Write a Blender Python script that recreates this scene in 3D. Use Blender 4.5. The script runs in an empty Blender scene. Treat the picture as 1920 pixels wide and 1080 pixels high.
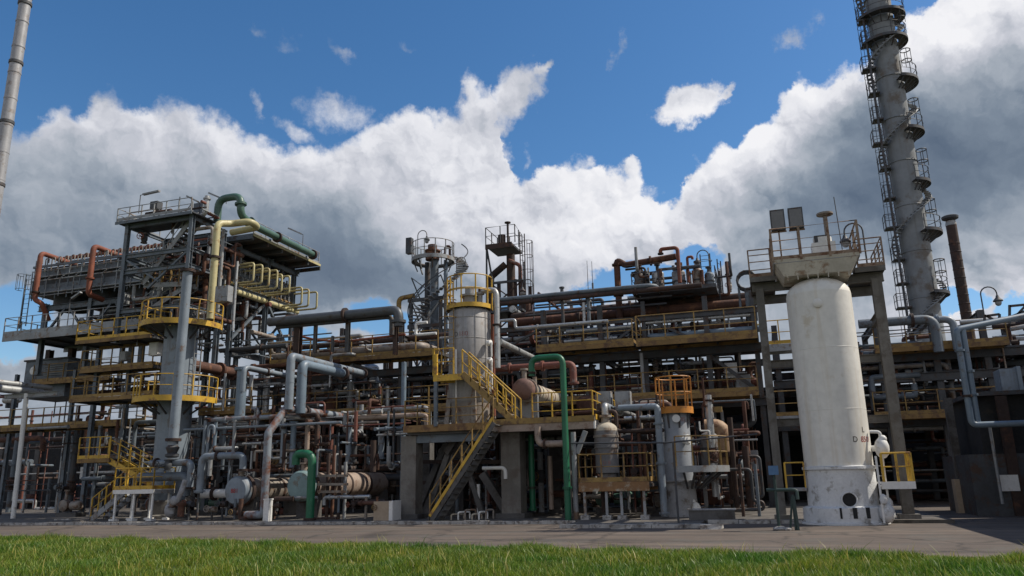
import bpy, math, random
import numpy as np
from mathutils import Vector, Matrix
R = random.Random(7)
rad = math.radians
scene = bpy.context.scene
COL = scene.collection

# ------------------------------------------------------------------ camera model
F = 1433.0; YAW = rad(18); PITCH = rad(14.0); ROLL = rad(1.2); EYE = 1.6
_f0 = Vector((-math.sin(YAW), math.cos(YAW), 0)); _r0 = Vector((math.cos(YAW), math.sin(YAW), 0))
_fw = _f0*math.cos(PITCH) + Vector((0, 0, math.sin(PITCH)))
_u0 = -_f0*math.sin(PITCH) + Vector((0, 0, math.cos(PITCH)))
_up = _u0*math.cos(ROLL) + _r0*math.sin(ROLL); _rt = _r0*math.cos(ROLL) - _u0*math.sin(ROLL)
CAM = Vector((0, 0, EYE))

def ray(px, py): return _fw + _rt*((px-960)/F) + _up*((540-py)/F)
def A(px, py, X=None, Y=None, Z=None):
    """point of the site seen at a pixel of the survey photo, on a plane X, Y or Z = const"""
    d = ray(px, py)
    t = X/d.x if X is not None else (Y/d.y if Y is not None else (Z-EYE)/d.z)
    return CAM + d*t
def proj(p):
    d = Vector(p)-CAM; z = d.dot(_fw)
    return 960+F*d.dot(_rt)/z, 540-F*d.dot(_up)/z
AX = {'x': Vector((1, 0, 0)), 'y': Vector((0, 1, 0)), 'z': Vector((0, 0, 1))}
def along(p, ax, px=None, py=None):
    """move from p along a site axis until it reaches the pixel column px (or row py)"""
    a = AX[ax]; d = Vector(p)-CAM
    n = (_rt*F - _fw*(px-960)) if px is not None else (_up*F - _fw*(540-py))
    return Vector(p) + a*(-d.dot(n)/a.dot(n))
def path(*steps):
    pts = [Vector(steps[0])]
    for s in steps[1:]:
        if isinstance(s, Vector): pts.append(s); continue
        k, v = s
        if k in ('dx', 'dy', 'dz'): pts.append(pts[-1]+AX[k[1]]*v)
        elif k in ('X', 'Y', 'Z'):
            q = pts[-1].copy(); q['XYZ'.index(k)] = v; pts.append(q)
        elif k == 'z': pts.append(along(pts[-1], 'z', py=v))
        elif k in ('x', 'y'): pts.append(along(pts[-1], k, px=v))
        elif k == 'ypy': pts.append(along(pts[-1], 'y', py=v))
    return pts

# ------------------------------------------------------------------ mesh builder
class MB:
    def __init__(s): s.v = []; s.f = []
    def add(s, vs, fs):
        o = len(s.v); s.v += [tuple(p) for p in vs]; s.f += [tuple(i+o for i in f) for f in fs]; return s
    def box(s, x0, y0, z0, x1, y1, z1):
        return s.add([(x0,y0,z0),(x1,y0,z0),(x1,y1,z0),(x0,y1,z0),(x0,y0,z1),(x1,y0,z1),(x1,y1,z1),(x0,y1,z1)],
                     [(0,3,2,1),(4,5,6,7),(0,1,5,4),(1,2,6,5),(2,3,7,6),(3,0,4,7)])
    def cbox(s, c, sx, sy, sz): return s.box(c[0]-sx/2,c[1]-sy/2,c[2]-sz/2,c[0]+sx/2,c[1]+sy/2,c[2]+sz/2)
    def _frame(s, d, hint=None):
        d = d.normalized(); h = hint or (Vector((0,0,1)) if abs(d.z) < .95 else Vector((0,1,0)))
        a = d.cross(h).normalized(); return a, a.cross(d).normalized()
    def bar(s, p0, p1, w, h=None, hint=None):
        p0, p1 = Vector(p0), Vector(p1); h = h or w; a, b = s._frame(p1-p0, hint)
        vs = []
        for p in (p0, p1):
            for i, j in ((-1,-1),(1,-1),(1,1),(-1,1)): vs.append(p+a*(i*w/2)+b*(j*h/2))
        return s.add(vs, [(0,1,2,3),(7,6,5,4),(0,4,5,1),(1,5,6,2),(2,6,7,3),(3,7,4,0)])
    def ibeam(s, p0, p1, w, h=None, t=None, hint=None):
        p0, p1 = Vector(p0), Vector(p1); h = h or w; t = t or max(.012, w*.11); a, b = s._frame(p1-p0, hint)
        s.bar(p0+b*(h/2-t/2), p1+b*(h/2-t/2), w, t, hint); s.bar(p0-b*(h/2-t/2), p1-b*(h/2-t/2), w, t, hint)
        return s.bar(p0, p1, t, h-2*t, hint)
    def cyl(s, p0, p1, r0, r1=None, n=12, caps=True):
        return s.tube([p0, p1], r0, n, caps, r1)
    def tube(s, pts, r, n=10, caps=True, r1=None):
        pts = [Vector(p) for p in pts]; o = len(s.v); m = len(pts); a = None
        for i, p in enumerate(pts):
            d = ((pts[i+1]-p).normalized() if i < m-1 else Vector()) + ((p-pts[i-1]).normalized() if i else Vector())
            d = d.normalized() if d.length > 1e-6 else Vector((0,0,1))
            if a is None: a, b = s._frame(d)
            else:
                a = (a - d*a.dot(d)).normalized(); 
            b = d.cross(a)
            rr = r if r1 is None else r+(r1-r)*i/(m-1)
            for k in range(n):
                t = 2*math.pi*k/n; s.v.append(tuple(p+a*(rr*math.cos(t))+b*(rr*math.sin(t))))
        for i in range(m-1):
            for k in range(n):
                k2 = (k+1) % n; s.f.append((o+i*n+k, o+i*n+k2, o+(i+1)*n+k2, o+(i+1)*n+k))
        if caps: s.f.append(tuple(o+k for k in reversed(range(n)))); s.f.append(tuple(o+(m-1)*n+k for k in range(n)))
        return s
    def lathe(s, c, prof, n=32, axis='z', d=None):
        """prof: list of (r, h) along axis from c"""
        c = Vector(c); ax = d.normalized() if d is not None else AX[axis]; a, b = s._frame(ax); o = len(s.v)
        for r, h in prof:
            for k in range(n):
                t = 2*math.pi*k/n; s.v.append(tuple(c+ax*h+a*(r*math.cos(t))+b*(r*math.sin(t))))
        for i in range(len(prof)-1):
            for k in range(n):
                k2 = (k+1) % n; s.f.append((o+i*n+k, o+i*n+k2, o+(i+1)*n+k2, o+(i+1)*n+k))
        s.f.append(tuple(o+k for k in reversed(range(n)))); s.f.append(tuple(o+(len(prof)-1)*n+k for k in range(n)))
        return s
    def ring(s, c, R0, R1, z0, z1, a0=0, a1=360, n=40):
        """annular sector slab"""
        full = abs(a1-a0) >= 359.9; m = max(3, int(n*abs(a1-a0)/360)); o = len(s.v)
        cnt = m if full else m+1
        for k in range(cnt):
            t = rad(a0+(a1-a0)*k/m); cx, sx = math.cos(t), math.sin(t)
            for rr, z in ((R0,z0),(R1,z0),(R1,z1),(R0,z1)): s.v.append((c[0]+rr*cx, c[1]+rr*sx, c[2]+z))
        for k in range(m):
            i = o+4*k; j = o+4*((k+1) % cnt)
            for q in range(4):
                q2 = (q+1) % 4; s.f.append((i+q, j+q, j+q2, i+q2))
        if not full: s.f.append((o, o+1, o+2, o+3)); i = o+4*m; s.f.append((i+3, i+2, i+1, i))
        return s
    def arc(s, c, r, z, a0, a1, rr, n=36, caps=True):
        m = max(3, int(n*abs(a1-a0)/360))
        return s.tube([(c[0]+r*math.cos(rad(a0+(a1-a0)*k/m)), c[1]+r*math.sin(rad(a0+(a1-a0)*k/m)), c[2]+z) for k in range(m+1)], rr, 6, caps)
    def sphere(s, c, r, n=12, sz=1.0):
        m = n//2
        return s.lathe(c, [(max(1e-3, r*math.sin(math.pi*i/m)), -r*sz*math.cos(math.pi*i/m)) for i in range(m+1)], n)
    def mesh(s, name, mats, smooth=True):
        me = bpy.data.meshes.new(name); me.from_pydata(s.v, [], s.f)
        for m in (mats if isinstance(mats, (list, tuple)) else [mats]): me.materials.append(m)
        if smooth:
            me.polygons.foreach_set('use_smooth', [True]*len(me.polygons)); me.set_sharp_from_angle(angle=rad(38))
        me.update(); return me

def fillet(pts, b, k=5):
    pts = [Vector(p) for p in pts]; out = [pts[0]]
    for i in range(1, len(pts)-1):
        p, q, r = pts[i-1], pts[i], pts[i+1]; l1, l2 = (p-q).length, (r-q).length
        if l1 < 1e-4 or l2 < 1e-4: continue
        u, v = (p-q)/l1, (r-q)/l2; ang = u.angle(v)
        if ang > 3.1: out.append(q); continue
        t = min(b/math.tan(ang/2) if ang > .05 else b, l1*.48, l2*.48)
        c0, c1 = q+u*t, q+v*t
        for j in range(k+1):
            s = j/k; out.append(c0*(1-s)**2 + q*2*s*(1-s) + c1*s**2)
    out.append(pts[-1]); return out

# ------------------------------------------------------------------ objects
def tag(o, label, cat, group=None, kind=None):
    if label: o['label'] = label
    if cat: o['category'] = cat
    if group: o['group'] = group
    if kind: o['kind'] = kind
    return o
def ob(name, mb, mat, parent=None, smooth=True):
    me = mb.mesh(name, mat, smooth) if isinstance(mb, MB) else mb
    o = bpy.data.objects.new(name, me); COL.objects.link(o)
    if parent is not None: o.parent = parent; o.matrix_parent_inverse = Matrix(); 
    return o
def thing(name, label, cat, group=None):
    o = bpy.data.objects.new(name, None); o.empty_display_size = .2; COL.objects.link(o); return tag(o, label, cat, group)
def one(name, mb, mat, label, cat, group=None, smooth=True): return tag(ob(name, mb, mat, None, smooth), label, cat, group)
def struct(name, mb, mat, smooth=False):
    o = ob(name, mb, mat, None, smooth); o['kind'] = 'structure'; return o
def repeat(name, me, offs, parent):
    """copies of one part mesh under its thing"""
    for d in offs:
        o = bpy.data.objects.new(name, me); COL.objects.link(o); o.parent = parent; o.location = d

# ------------------------------------------------------------------ materials
MATS = {}
def lin(c): return tuple((x/12.92 if x <= .04045 else ((x+.055)/1.055)**2.4) for x in c)
def mat(name, col, rough=.55, metal=0.0, var=.25, dirt=None, dirt_amt=.0, scale=1.2, streak=False, bump=.0, bands=None, spec=.5):
    """weathered paint / metal / concrete: large and small colour variation, patches of dirt or rust, optional vertical run-down streaks"""
    m = bpy.data.materials.new(name); m.use_nodes = True; nt = m.node_tree; N = nt.nodes; L = nt.links
    b = N['Principled BSDF']; b.inputs['Roughness'].default_value = rough; b.inputs['Metallic'].default_value = metal
    b.inputs['Specular IOR Level'].default_value = spec
    g = N.new('ShaderNodeNewGeometry')
    def noise(sc, det=3, vec=None, ro=.55):
        n = N.new('ShaderNodeTexNoise'); n.inputs['Scale'].default_value = sc; n.inputs['Detail'].default_value = det; n.inputs['Roughness'].default_value = ro
        L.new(vec or g.outputs['Position'], n.inputs['Vector']); return n.outputs['Fac']
    def ramp(f, a, c):
        r = N.new('ShaderNodeMapRange'); r.inputs['From Min'].default_value = a; r.inputs['From Max'].default_value = c; r.clamp = True
        L.new(f, r.inputs['Value']); return r.outputs['Result']
    def mix(f, a, c, mode='MIX'):
        x = N.new('ShaderNodeMix'); x.data_type = 'RGBA'; x.blend_type = mode
        if isinstance(f, float): x.inputs[0].default_value = f
        else: L.new(f, x.inputs[0])
        for k, i in ((a, 6), (c, 7)):
            if isinstance(k, tuple): x.inputs[i].default_value = (*k[:3], 1)
            else: L.new(k, x.inputs[i])
        return x.outputs[2]
    dark = tuple(x*(1-var) for x in col); lite = tuple(min(1, x*(1+var*.7)) for x in col)
    f1 = noise(scale, 5)
    c = mix(ramp(f1, .3, .7), dark, lite)
    f2 = noise(scale*9, 2)
    c = mix(ramp(f2, .35, .75), c, mix(.22, c, tuple(x*.45 for x in col)))
    if dirt:
        f3 = noise(scale*1.9, 6, ro=.68)
        c = mix(ramp(f3, .62-.3*dirt_amt, .70-.2*dirt_amt), c, dirt)
    if streak:
        mp = N.new('ShaderNodeMapping'); mp.inputs['Scale'].default_value = (3.2, 3.2, .16); L.new(g.outputs['Position'], mp.inputs['Vector'])
        f4 = noise(1.3, 4, mp.outputs[0]); c = mix(ramp(f4, .52, .78), c, streak if isinstance(streak, tuple) else tuple(x*.5 for x in col))
    L.new(c, b.inputs['Base Color'])
    rr = N.new('ShaderNodeMapRange'); rr.inputs['To Min'].default_value = max(.05, rough-.13); rr.inputs['To Max'].default_value = min(1, rough+.2)
    L.new(f2, rr.inputs['Value']); L.new(rr.outputs[0], b.inputs['Roughness'])
    if bump:
        bp = N.new('ShaderNodeBump'); bp.inputs['Strength'].default_value = bump; bp.inputs['Distance'].default_value = .03
        L.new(noise(scale*14, 4), bp.inputs['Height']); L.new(bp.outputs[0], b.inputs['Normal'])
    MATS[name] = m; return m
RUST = (.105, .042, .022)
M = {}
M['steel'] = mat('dark_steel', (.058, .062, .068), .6, .0, .35, (.06, .032, .02), .35)
M['bsteel'] = mat('blue_grey_steel', (.12, .145, .17), .55, .0, .3, (.07, .045, .03), .25)
M['lsteel'] = mat('pale_steel', (.27, .28, .285), .55, .0, .25, (.16, .1, .06), .3)
M['rust'] = mat('rusty_steel', (.085, .036, .022), .8, 0, .45, (.16, .07, .035), .3)
M['drust'] = mat('dark_rust_steel', (.045, .026, .020), .75, 0, .45, (.09, .04, .022), .3)
M['red'] = mat('red_oxide_pipe', (.21, .062, .032), .7, 0, .3, (.12, .05, .03), .35)
M['grey'] = mat('grey_paint_pipe', (.19, .225, .26), .45, 0, .22, (.13, .085, .06), .18, spec=.5)
M['silver'] = mat('aluminium_jacket', (.42, .43, .43), .42, .55, .22, (.17, .11, .075), .2, scale=2.2)
M['cladold'] = mat('old_cladding', (.27, .235, .20), .55, .15, .3, (.15, .085, .05), .42, scale=1.6)
M['yellow'] = mat('yellow_paint', (.56, .34, .035), .5, 0, .25, (.21, .10, .035), .3, scale=1.5)
M['dyellow'] = mat('faded_yellow_paint', (.29, .18, .05), .6, 0, .3, (.12, .065, .03), .4, scale=1.5)
M['pyellow'] = mat('pale_yellow_pipe', (.47, .415, .215), .45, 0, .18, (.33, .22, .09), .2)
M['green'] = mat('green_paint', (.010, .118, .054), .45, 0, .22, (.02, .08, .04), .1)
M['dgreen'] = mat('dark_green_paint', (.055, .115, .085), .42, 0, .25, (.06, .07, .05), .2)
M['white'] = mat('white_paint', (.72, .71, .68), .5, 0, .1, (.42, .36, .28), .12)
M['concrete'] = mat('concrete', (.185, .172, .152), .9, 0, .3, (.12, .10, .085), .35, scale=.9, streak=(.13,.115,.10), bump=.4)
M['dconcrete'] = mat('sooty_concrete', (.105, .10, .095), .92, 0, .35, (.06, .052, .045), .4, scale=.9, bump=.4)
M['vessel'] = mat('grey_vessel_cladding', (.30, .29, .285), .5, .2, .14, (.21, .18, .16), .18, scale=.8, streak=(.20, .18, .165))
M['blue'] = mat('blue_grey_vessel', (.19, .23, .27), .5, 0, .18, (.14, .13, .12), .22, scale=.8, streak=(.13,.13,.14))
M['black'] = mat('black_print_shade', (.014, .014, .015), .8, 0, .2)  # one black for lettering and for the painted dark of openings
M['wood'] = mat('tan_board', (.40, .31, .22), .8, 0, .15)

M['oyellow'] = mat('stained_yellow_edge', (.25, .15, .048), .68, 0, .3, (.11,.058,.03), .42, scale=1.2)
M['pconcrete'] = mat('grey_portal_paint', (.165, .155, .14), .85, 0, .28, (.10,.085,.07), .35, scale=.9, streak=(.11,.10,.085), bump=.3)
# ------------------------------------------------------------------ generic builders
def pipe(label, m, r, pts, name='pipe', cat='pipe', group=None, bend=None, fl=(), clad=0, supports=()):
    """one pipe run: swept tube with rounded elbows; flanges and cladding bands are its parts"""
    n = 8 if r < .06 else (12 if r < .15 else 20)
    fp = fillet(pts, bend if bend is not None else r*2.6, 5 if r > .07 else 4)
    o = one(name, MB().tube(fp, r, n), M[m] if isinstance(m, str) else m, label, cat, group)
    seg = [0.0]
    for a, b in zip(fp, fp[1:]): seg.append(seg[-1]+(b-a).length)
    T = seg[-1]
    def at_len(s):
        for i in range(len(fp)-1):
            if seg[i+1] >= s-1e-6:
                L = seg[i+1]-seg[i]; d = (fp[i+1]-fp[i]); return fp[i]+d*((s-seg[i])/max(L, 1e-6)), d.normalized(), L
        return fp[-1], (fp[-1]-fp[-2]).normalized(), 1
    mm = M[m] if isinstance(m, str) else m
    for t in fl:
        p, d, _ = at_len(T*t); th = max(.035, r*.28)
        mb = MB(); mb.cyl(p-d*th, p-d*.006, r*1.55, n=n); mb.cyl(p+d*.006, p+d*th, r*1.55, n=n); ob('flange', mb, M['drust'] if R.random() < .4 else mm, o)
    if clad:
        mb = MB(); k = 1; s = clad
        while s < T-.2:
            p, d, L = at_len(s)
            if L > .3: mb.cyl(p-d*.025, p+d*.025, r*1.035+.002, n=n)
            s += clad*(.8+.4*R.random())
        if mb.v: ob('jacket_band', mb, mm, o)
    return o
def wheel_valve(parent, p, axis, r, wheel_dir, mb_mat='drust', wheel='rust'):
    p = Vector(p); a = AX[axis] if isinstance(axis, str) else axis; w = Vector(wheel_dir).normalized(); mb = MB()
    mb.lathe(p-a*r*2.2, [(r*1.5,0),(r*1.5,r*.4),(r*1.0,r*.5),(r*1.5,r*1.6),(r*1.5,r*2.8),(r,r*3.9),(r*1.5,r*4.0),(r*1.5,r*4.4)], 12, d=a)
    mb.cyl(p, p+w*r*3.0, r*.75, r*.4, 10); mb.cyl(p+w*r*3, p+w*r*5, r*.16, n=6)
    v = ob('valve', mb, M[mb_mat], parent)
    mw = MB(); c = p+w*r*4.3; e, g = mw._frame(w); K = 14
    mw.tube([c+e*(r*1.5*math.cos(2*math.pi*k/K))+g*(r*1.5*math.sin(2*math.pi*k/K)) for k in range(K+1)], r*.17, 6, False)
    for k in range(3):
        t = math.pi*k/3; q = (e*math.cos(t)+g*math.sin(t))*r*1.5; mw.bar(c-q, c+q, r*.18)
    ob('handwheel', mw, M[wheel], v); return v

def straight_rail(parent, pts, m, h=1.1, gap=1.4, mid=(.55,), rr=.024, post_w=.05, kick=True, top_m=None):
    """posts, top rail, mid rails and kick plate along a polyline of deck-edge points; all parts of parent"""
    pts = [Vector(p) for p in pts]; up = Vector((0,0,1)); mm = M[m]
    pm = MB().bar((0,0,0), (0,0,h), post_w).mesh('post', mm); locs = []
    for a, b in zip(pts, pts[1:]):
        k = max(1, round((b-a).length/gap))
        for i in range(k): locs.append(a+(b-a)*(i/k))
    locs.append(pts[-1]); repeat('post', pm, locs, parent)
    ob('top_rail', MB().tube([p+up*h for p in pts], rr, 8), M[top_m] if top_m else mm, parent)
    for z in mid: ob('mid_rail', MB().tube([p+up*z for p in pts], rr*.8, 6), mm, parent)
    if kick:
        mb = MB()
        for a, b in zip(pts, pts[1:]): mb.bar(a+up*.09, b+up*.09, .012, .16)
        ob('kick_plate', mb, mm, parent)
def slab_poly(mb, pts, z0, z1):
    n = len(pts); mb.add([(p[0],p[1],z0) for p in pts]+[(p[0],p[1],z1) for p in pts],
        [tuple(reversed(range(n))), tuple(range(n,2*n))]+[(i,(i+1)%n,n+(i+1)%n,n+i) for i in range(n)])
def walkway(label, x0, x1, y0, y1, z, m='yellow', sides='f', gap=1.5, name='walkway', beam=.25, group=None, deckm='steel', edge=None, h=1.1, cat='walkway'):
    t = thing(name, label, cat, group)
    mb = MB().box(x0, y0+.05, z-.05, x1, y1-.05, z)
    k = int((x1-x0)/1.6)
    for i in range(k+1):
        x = x0+(x1-x0)*i/max(1,k); mb.box(x-.04, y0+.06, z-.16, x+.04, y1-.06, z-.052)
    ob('deck', mb, M[deckm], t, False)
    ob('edge_beam', MB().box(x0, y0-.02, z-beam, x1, y0+.045, z+.02), M[edge or m], t, False)
    ob('edge_beam', MB().box(x0, y1-.045, z-beam, x1, y1+.02, z+.02), M[edge or m], t, False)
    if 'f' in sides: straight_rail(t, [(x0+.03,y0,z+.02),(x1-.03,y0,z+.02)], m, gap=gap, h=h)
    if 'b' in sides: straight_rail(t, [(x0+.03,y1,z+.02),(x1-.03,y1,z+.02)], m, gap=gap, h=h)
    if 'l' in sides: straight_rail(t, [(x0+.03,y0,z+.02),(x0+.03,y1,z+.02)], m, gap=gap, h=h)
    if 'r' in sides: straight_rail(t, [(x1-.03,y0,z+.02),(x1-.03,y1,z+.02)], m, gap=gap, h=h)
    return t
def ring_platform(parent, c, r0, r1, z, m, a0=0, a1=360, h=1.1, posts=10, deckm='steel', name='platform', edge_h=.22, edge=None):
    """platform that hangs on a round vessel: a part with deck, posts and rails as its sub-parts"""
    cc = (c[0], c[1], z)
    p = ob(name, MB().ring(cc, r0, r1, -.05, 0, a0, a1), M[deckm], parent, False)
    ob('edge_band', MB().ring(cc, r1, r1+.02, -edge_h+.05, .1, a0, a1), M[edge or m], p)
    full = abs(a1-a0) >= 359.9
    pm = MB().bar((0,0,0), (0,0,h), .05).mesh('post', M[m])
    repeat('post', pm, [Vector((c[0]+(r1-.02)*math.cos(rad(a0+(a1-a0)*k/posts)), c[1]+(r1-.02)*math.sin(rad(a0+(a1-a0)*k/posts)), z)) for k in range(posts+(0 if full else 1))], p)
    ob('top_rail', MB().arc(cc, r1-.02, h, a0, a1, .026), M[m], p); ob('mid_rail', MB().arc(cc, r1-.02, h*.52, a0, a1, .02), M[m], p)
    for k in range(8):
        t = a0+(a1-a0)*(k+.5)/8; q = Vector((math.cos(rad(t)), math.sin(rad(t)), 0))
        ob('bracket', MB().bar(Vector(cc)+q*(r0-.02)+Vector((0,0,-.7)), Vector(cc)+q*(r1-.1)+Vector((0,0,-.06)), .07), M['steel'], p, False)
    return p
def ladder(parent, p, z0, z1, m, face=(0,-1), w=.45, cage=None, name='ladder'):
    p = Vector(p); f = Vector((face[0], face[1], 0)).normalized(); s = Vector((-f.y, f.x, 0))*(w/2); mb = MB()
    for q in (p-s, p+s): mb.bar((q.x,q.y,z0), (q.x,q.y,z1), .06, .03)
    z = z0+.2
    while z < z1-.05: mb.cyl((p.x-s.x,p.y-s.y,z), (p.x+s.x,p.y+s.y,z), .014, n=6); z += .3
    l = ob(name, mb, M[m], parent)
    if cage and max(z0+2.2, cage) < z1-.1:
        cb = MB(); z = max(z0+2.2, cage)
        def hp(a): return p+f*.35+f*(.36*math.cos(a))+s.normalized()*(.36*math.sin(a))
        zs = []
        while z < z1: zs.append(z); z += .9
        for z in zs:
            cb.tube([(*hp(rad(-130+26*k))[:2], z) for k in range(11)], .018, 5)
        for k in ((-100,-50,0,50,100) if len(zs) > 1 else ()):
            q = hp(rad(k)); cb.bar((q.x,q.y,zs[0]), (q.x,q.y,zs[-1]), .035, .012)
        ob("safety_cage", cb, M[m], l)
    return l
def stair(label, p0, p1, w, m_string='bsteel', m_rail='yellow', m_step='steel', side=None, group=None, name='stair', posts=5, both=True):
    """flight from p0 (low) to p1 (high); w along side vector"""
    t = thing(name, label, 'stairs', group); p0, p1 = Vector(p0), Vector(p1); d = p1-p0; hd = Vector((d.x, d.y, 0)).normalized()
    s = side or Vector((-hd.y, hd.x, 0)); s = s*w; n = max(3, int(abs(d.z)/.21))
    for q in (Vector(), s): ob('stringer', MB().bar(p0+q, p1+q, .05, .26), M[m_string], t)
    mb = MB()
    for i in range(n):
        c = p0+d*((i+.5)/n)+s*.5; e = s*.49; v = hd*.13
        mb.add([c-e-v, c+e-v, c+e+v, c-e+v, c-e-v+Vector((0,0,.035)), c+e-v+Vector((0,0,.035)), c+e+v+Vector((0,0,.035)), c-e+v+Vector((0,0,.035))],
               [(0,3,2,1),(4,5,6,7),(0,1,5,4),(1,2,6,5),(2,3,7,6),(3,0,4,7)])
    ob('treads', mb, M[m_step], t, False)
    for q in ((Vector(), s) if both else (Vector(),)):
        mb = MB(); mb.tube([p0+q+Vector((0,0,1)), p1+q+Vector((0,0,1))], .026, 8); ob('handrail', mb, M[m_rail], t)
        ob('mid_rail', MB().tube([p0+q+Vector((0,0,.5)), p1+q+Vector((0,0,.5))], .02, 6), M[m_rail], t)
        pm = MB().bar((0,0,0),(0,0,1),.05).mesh('post', M[m_rail]); repeat('post', pm, [p0+q+d*(k/posts) for k in range(posts+1)], t)
    return t
def frame(name, label, cat, cols=(), beams=(), braces=(), m='steel', group=None, bm=None):
    """steel structure: every column, beam and brace a part; cols (x,y,z0,z1,w), beams (p0,p1,w,h)"""
    t = thing(name, label, cat, group)
    for x, y, z0, z1, w in cols:
        mb = MB().ibeam((x,y,z0), (x,y,z1), w, w, hint=Vector((0,1,0))); mb.cbox((x,y,z0+.015), w*1.7, w*1.7, .03); ob('column', mb, M[m], t, False)
    for p0, p1, w, h in beams: ob('beam', MB().ibeam(p0, p1, w, h), M[bm or m], t, False)
    for p0, p1, w in braces: ob('brace', MB().bar(p0, p1, w), M[bm or m], t, False)
    return t
def text_mesh(s, size):
    c = bpy.data.curves.new('lettering', 'FONT'); c.body = s; c.size = size; c.resolution_u = 3; c.align_x = 'CENTER'
    c.offset = size*.004
    o = bpy.data.objects.new('tmp', c); COL.objects.link(o); dg = bpy.context.evaluated_depsgraph_get(); e = o.evaluated_get(dg); me = e.to_mesh()
    vs = [v.co.copy() for v in me.vertices]; fs = [tuple(p.vertices) for p in me.polygons]; e.to_mesh_clear()
    bpy.data.objects.remove(o); bpy.data.curves.remove(c); return vs, fs
def wrap_text(parent, s, size, c, r, ang, z, m, name='lettering', sx=1.0):
    """painted lettering on a round shell: c axis, ang = outward bearing in degrees"""
    vs, fs = text_mesh(s, size); out = []
    for v in vs:
        t = rad(ang)+v.x*sx/r; out.append((c[0]+(r+.004)*math.cos(t), c[1]+(r+.004)*math.sin(t), z+v.y))
    return ob(name, MB().add(out, fs), m, parent, False)
def dome(r, h, n=6):
    return [(max(.002, r*math.cos(math.pi/2*i/n)), h*math.sin(math.pi/2*i/n)) for i in range(n+1)]
# ------------------------------------------------------------------ camera, sun, sky
cd = bpy.data.cameras.new('camera'); cam = bpy.data.objects.new('camera', cd); COL.objects.link(cam); scene.camera = cam
cd.sensor_width = 36; cd.lens = 36*F/1920; cd.clip_start = .1; cd.clip_end = 6000
cam.matrix_world = Matrix(((_rt.x,_up.x,-_fw.x,CAM.x),(_rt.y,_up.y,-_fw.y,CAM.y),(_rt.z,_up.z,-_fw.z,CAM.z),(0,0,0,1)))
SUN_EL, SUN_AZ = rad(50), rad(22)          # azimuth from +X towards +Y: right of and behind the plant
sd = bpy.data.lights.new('sun', 'SUN'); sd.energy = 5.0; sd.angle = rad(.53); sd.color = (1, .93, .82)
so = bpy.data.objects.new('sun', sd); COL.objects.link(so)
sdir = Vector((math.cos(SUN_AZ)*math.cos(SUN_EL), math.sin(SUN_AZ)*math.cos(SUN_EL), math.sin(SUN_EL)))
so.rotation_euler = sdir.to_track_quat('Z', 'Y').to_euler()
scene.view_settings.view_transform = 'Standard'; scene.view_settings.look = 'None'; scene.view_settings.exposure = 0; scene.view_settings.gamma = 1
scene.view_settings.use_curve_mapping = False
scene.cycles.max_bounces = 5; scene.cycles.diffuse_bounces = 3

w = bpy.data.worlds.new("World"); scene.world = w; w.use_nodes = True
nt = w.node_tree; N = nt.nodes; L = nt.links
SK = .11
bg = N['Background']; bg.inputs['Strength'].default_value = SK
sky = N.new('ShaderNodeTexSky'); sky.sky_type = 'NISHITA'; sky.sun_disc = False; sky.sun_elevation = SUN_EL; sky.sun_rotation = rad(90)-SUN_AZ
sky.air_density = 1.0; sky.dust_density = .4; sky.ozone_density = 2.2
def lk(v, s):
    if isinstance(v, (int, float)): s.default_value = v
    elif isinstance(v, (tuple, Vector)): s.default_value = tuple(v)
    else: L.new(v, s)
def mth(op, a, b=None, c=None, clamp=False):
    n = N.new('ShaderNodeMath'); n.operation = op; n.use_clamp = clamp
    for i, v in enumerate((a, b, c)):
        if v is not None: lk(v, n.inputs[i])
    return n.outputs[0]
def vm(op, a, b=None):
    n = N.new('ShaderNodeVectorMath'); n.operation = op; lk(a, n.inputs[0])
    if b is not None: lk(b, n.inputs[1])
    return n.outputs['Value'] if op in ('DOT_PRODUCT', 'LENGTH') else n.outputs[0]
def mrange(v, a, b, c=0., d=1., smooth=False):
    n = N.new('ShaderNodeMapRange'); n.clamp = True
    if smooth: n.interpolation_type = 'SMOOTHSTEP'
    for k, x in (('Value', v), ('From Min', a), ('From Max', b), ('To Min', c), ('To Max', d)): lk(x, n.inputs[k])
    return n.outputs['Result']
def wnoise(vec, sc, det, ro=.55, col=False, dist=0.):
    n = N.new('ShaderNodeTexNoise'); n.inputs['Scale'].default_value = sc; n.inputs['Detail'].default_value = det; n.inputs['Roughness'].default_value = ro
    n.inputs['Distortion'].default_value = dist; L.new(vec, n.inputs['Vector']); return n.outputs['Color' if col else 'Fac']
def azel(px, py):
    d = ray(px, py).normalized(); return math.atan2(d.dot(_r0), d.dot(_f0)), math.asin(d.z)
tc = N.new('ShaderNodeTexCoord'); D = tc.outputs['Generated']
AZ = mth('ARCTAN2', vm('DOT_PRODUCT', D, tuple(_r0)), vm('DOT_PRODUCT', D, tuple(_f0)))
sx = N.new('ShaderNodeSeparateXYZ'); L.new(D, sx.inputs[0])
EL = mth('ARCSINE', sx.outputs['Z'])
cx = N.new('ShaderNodeCombineXYZ'); L.new(AZ, cx.inputs[0]); L.new(EL, cx.inputs[1]); P0 = cx.outputs[0]
PX = 1/1433.
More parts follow.
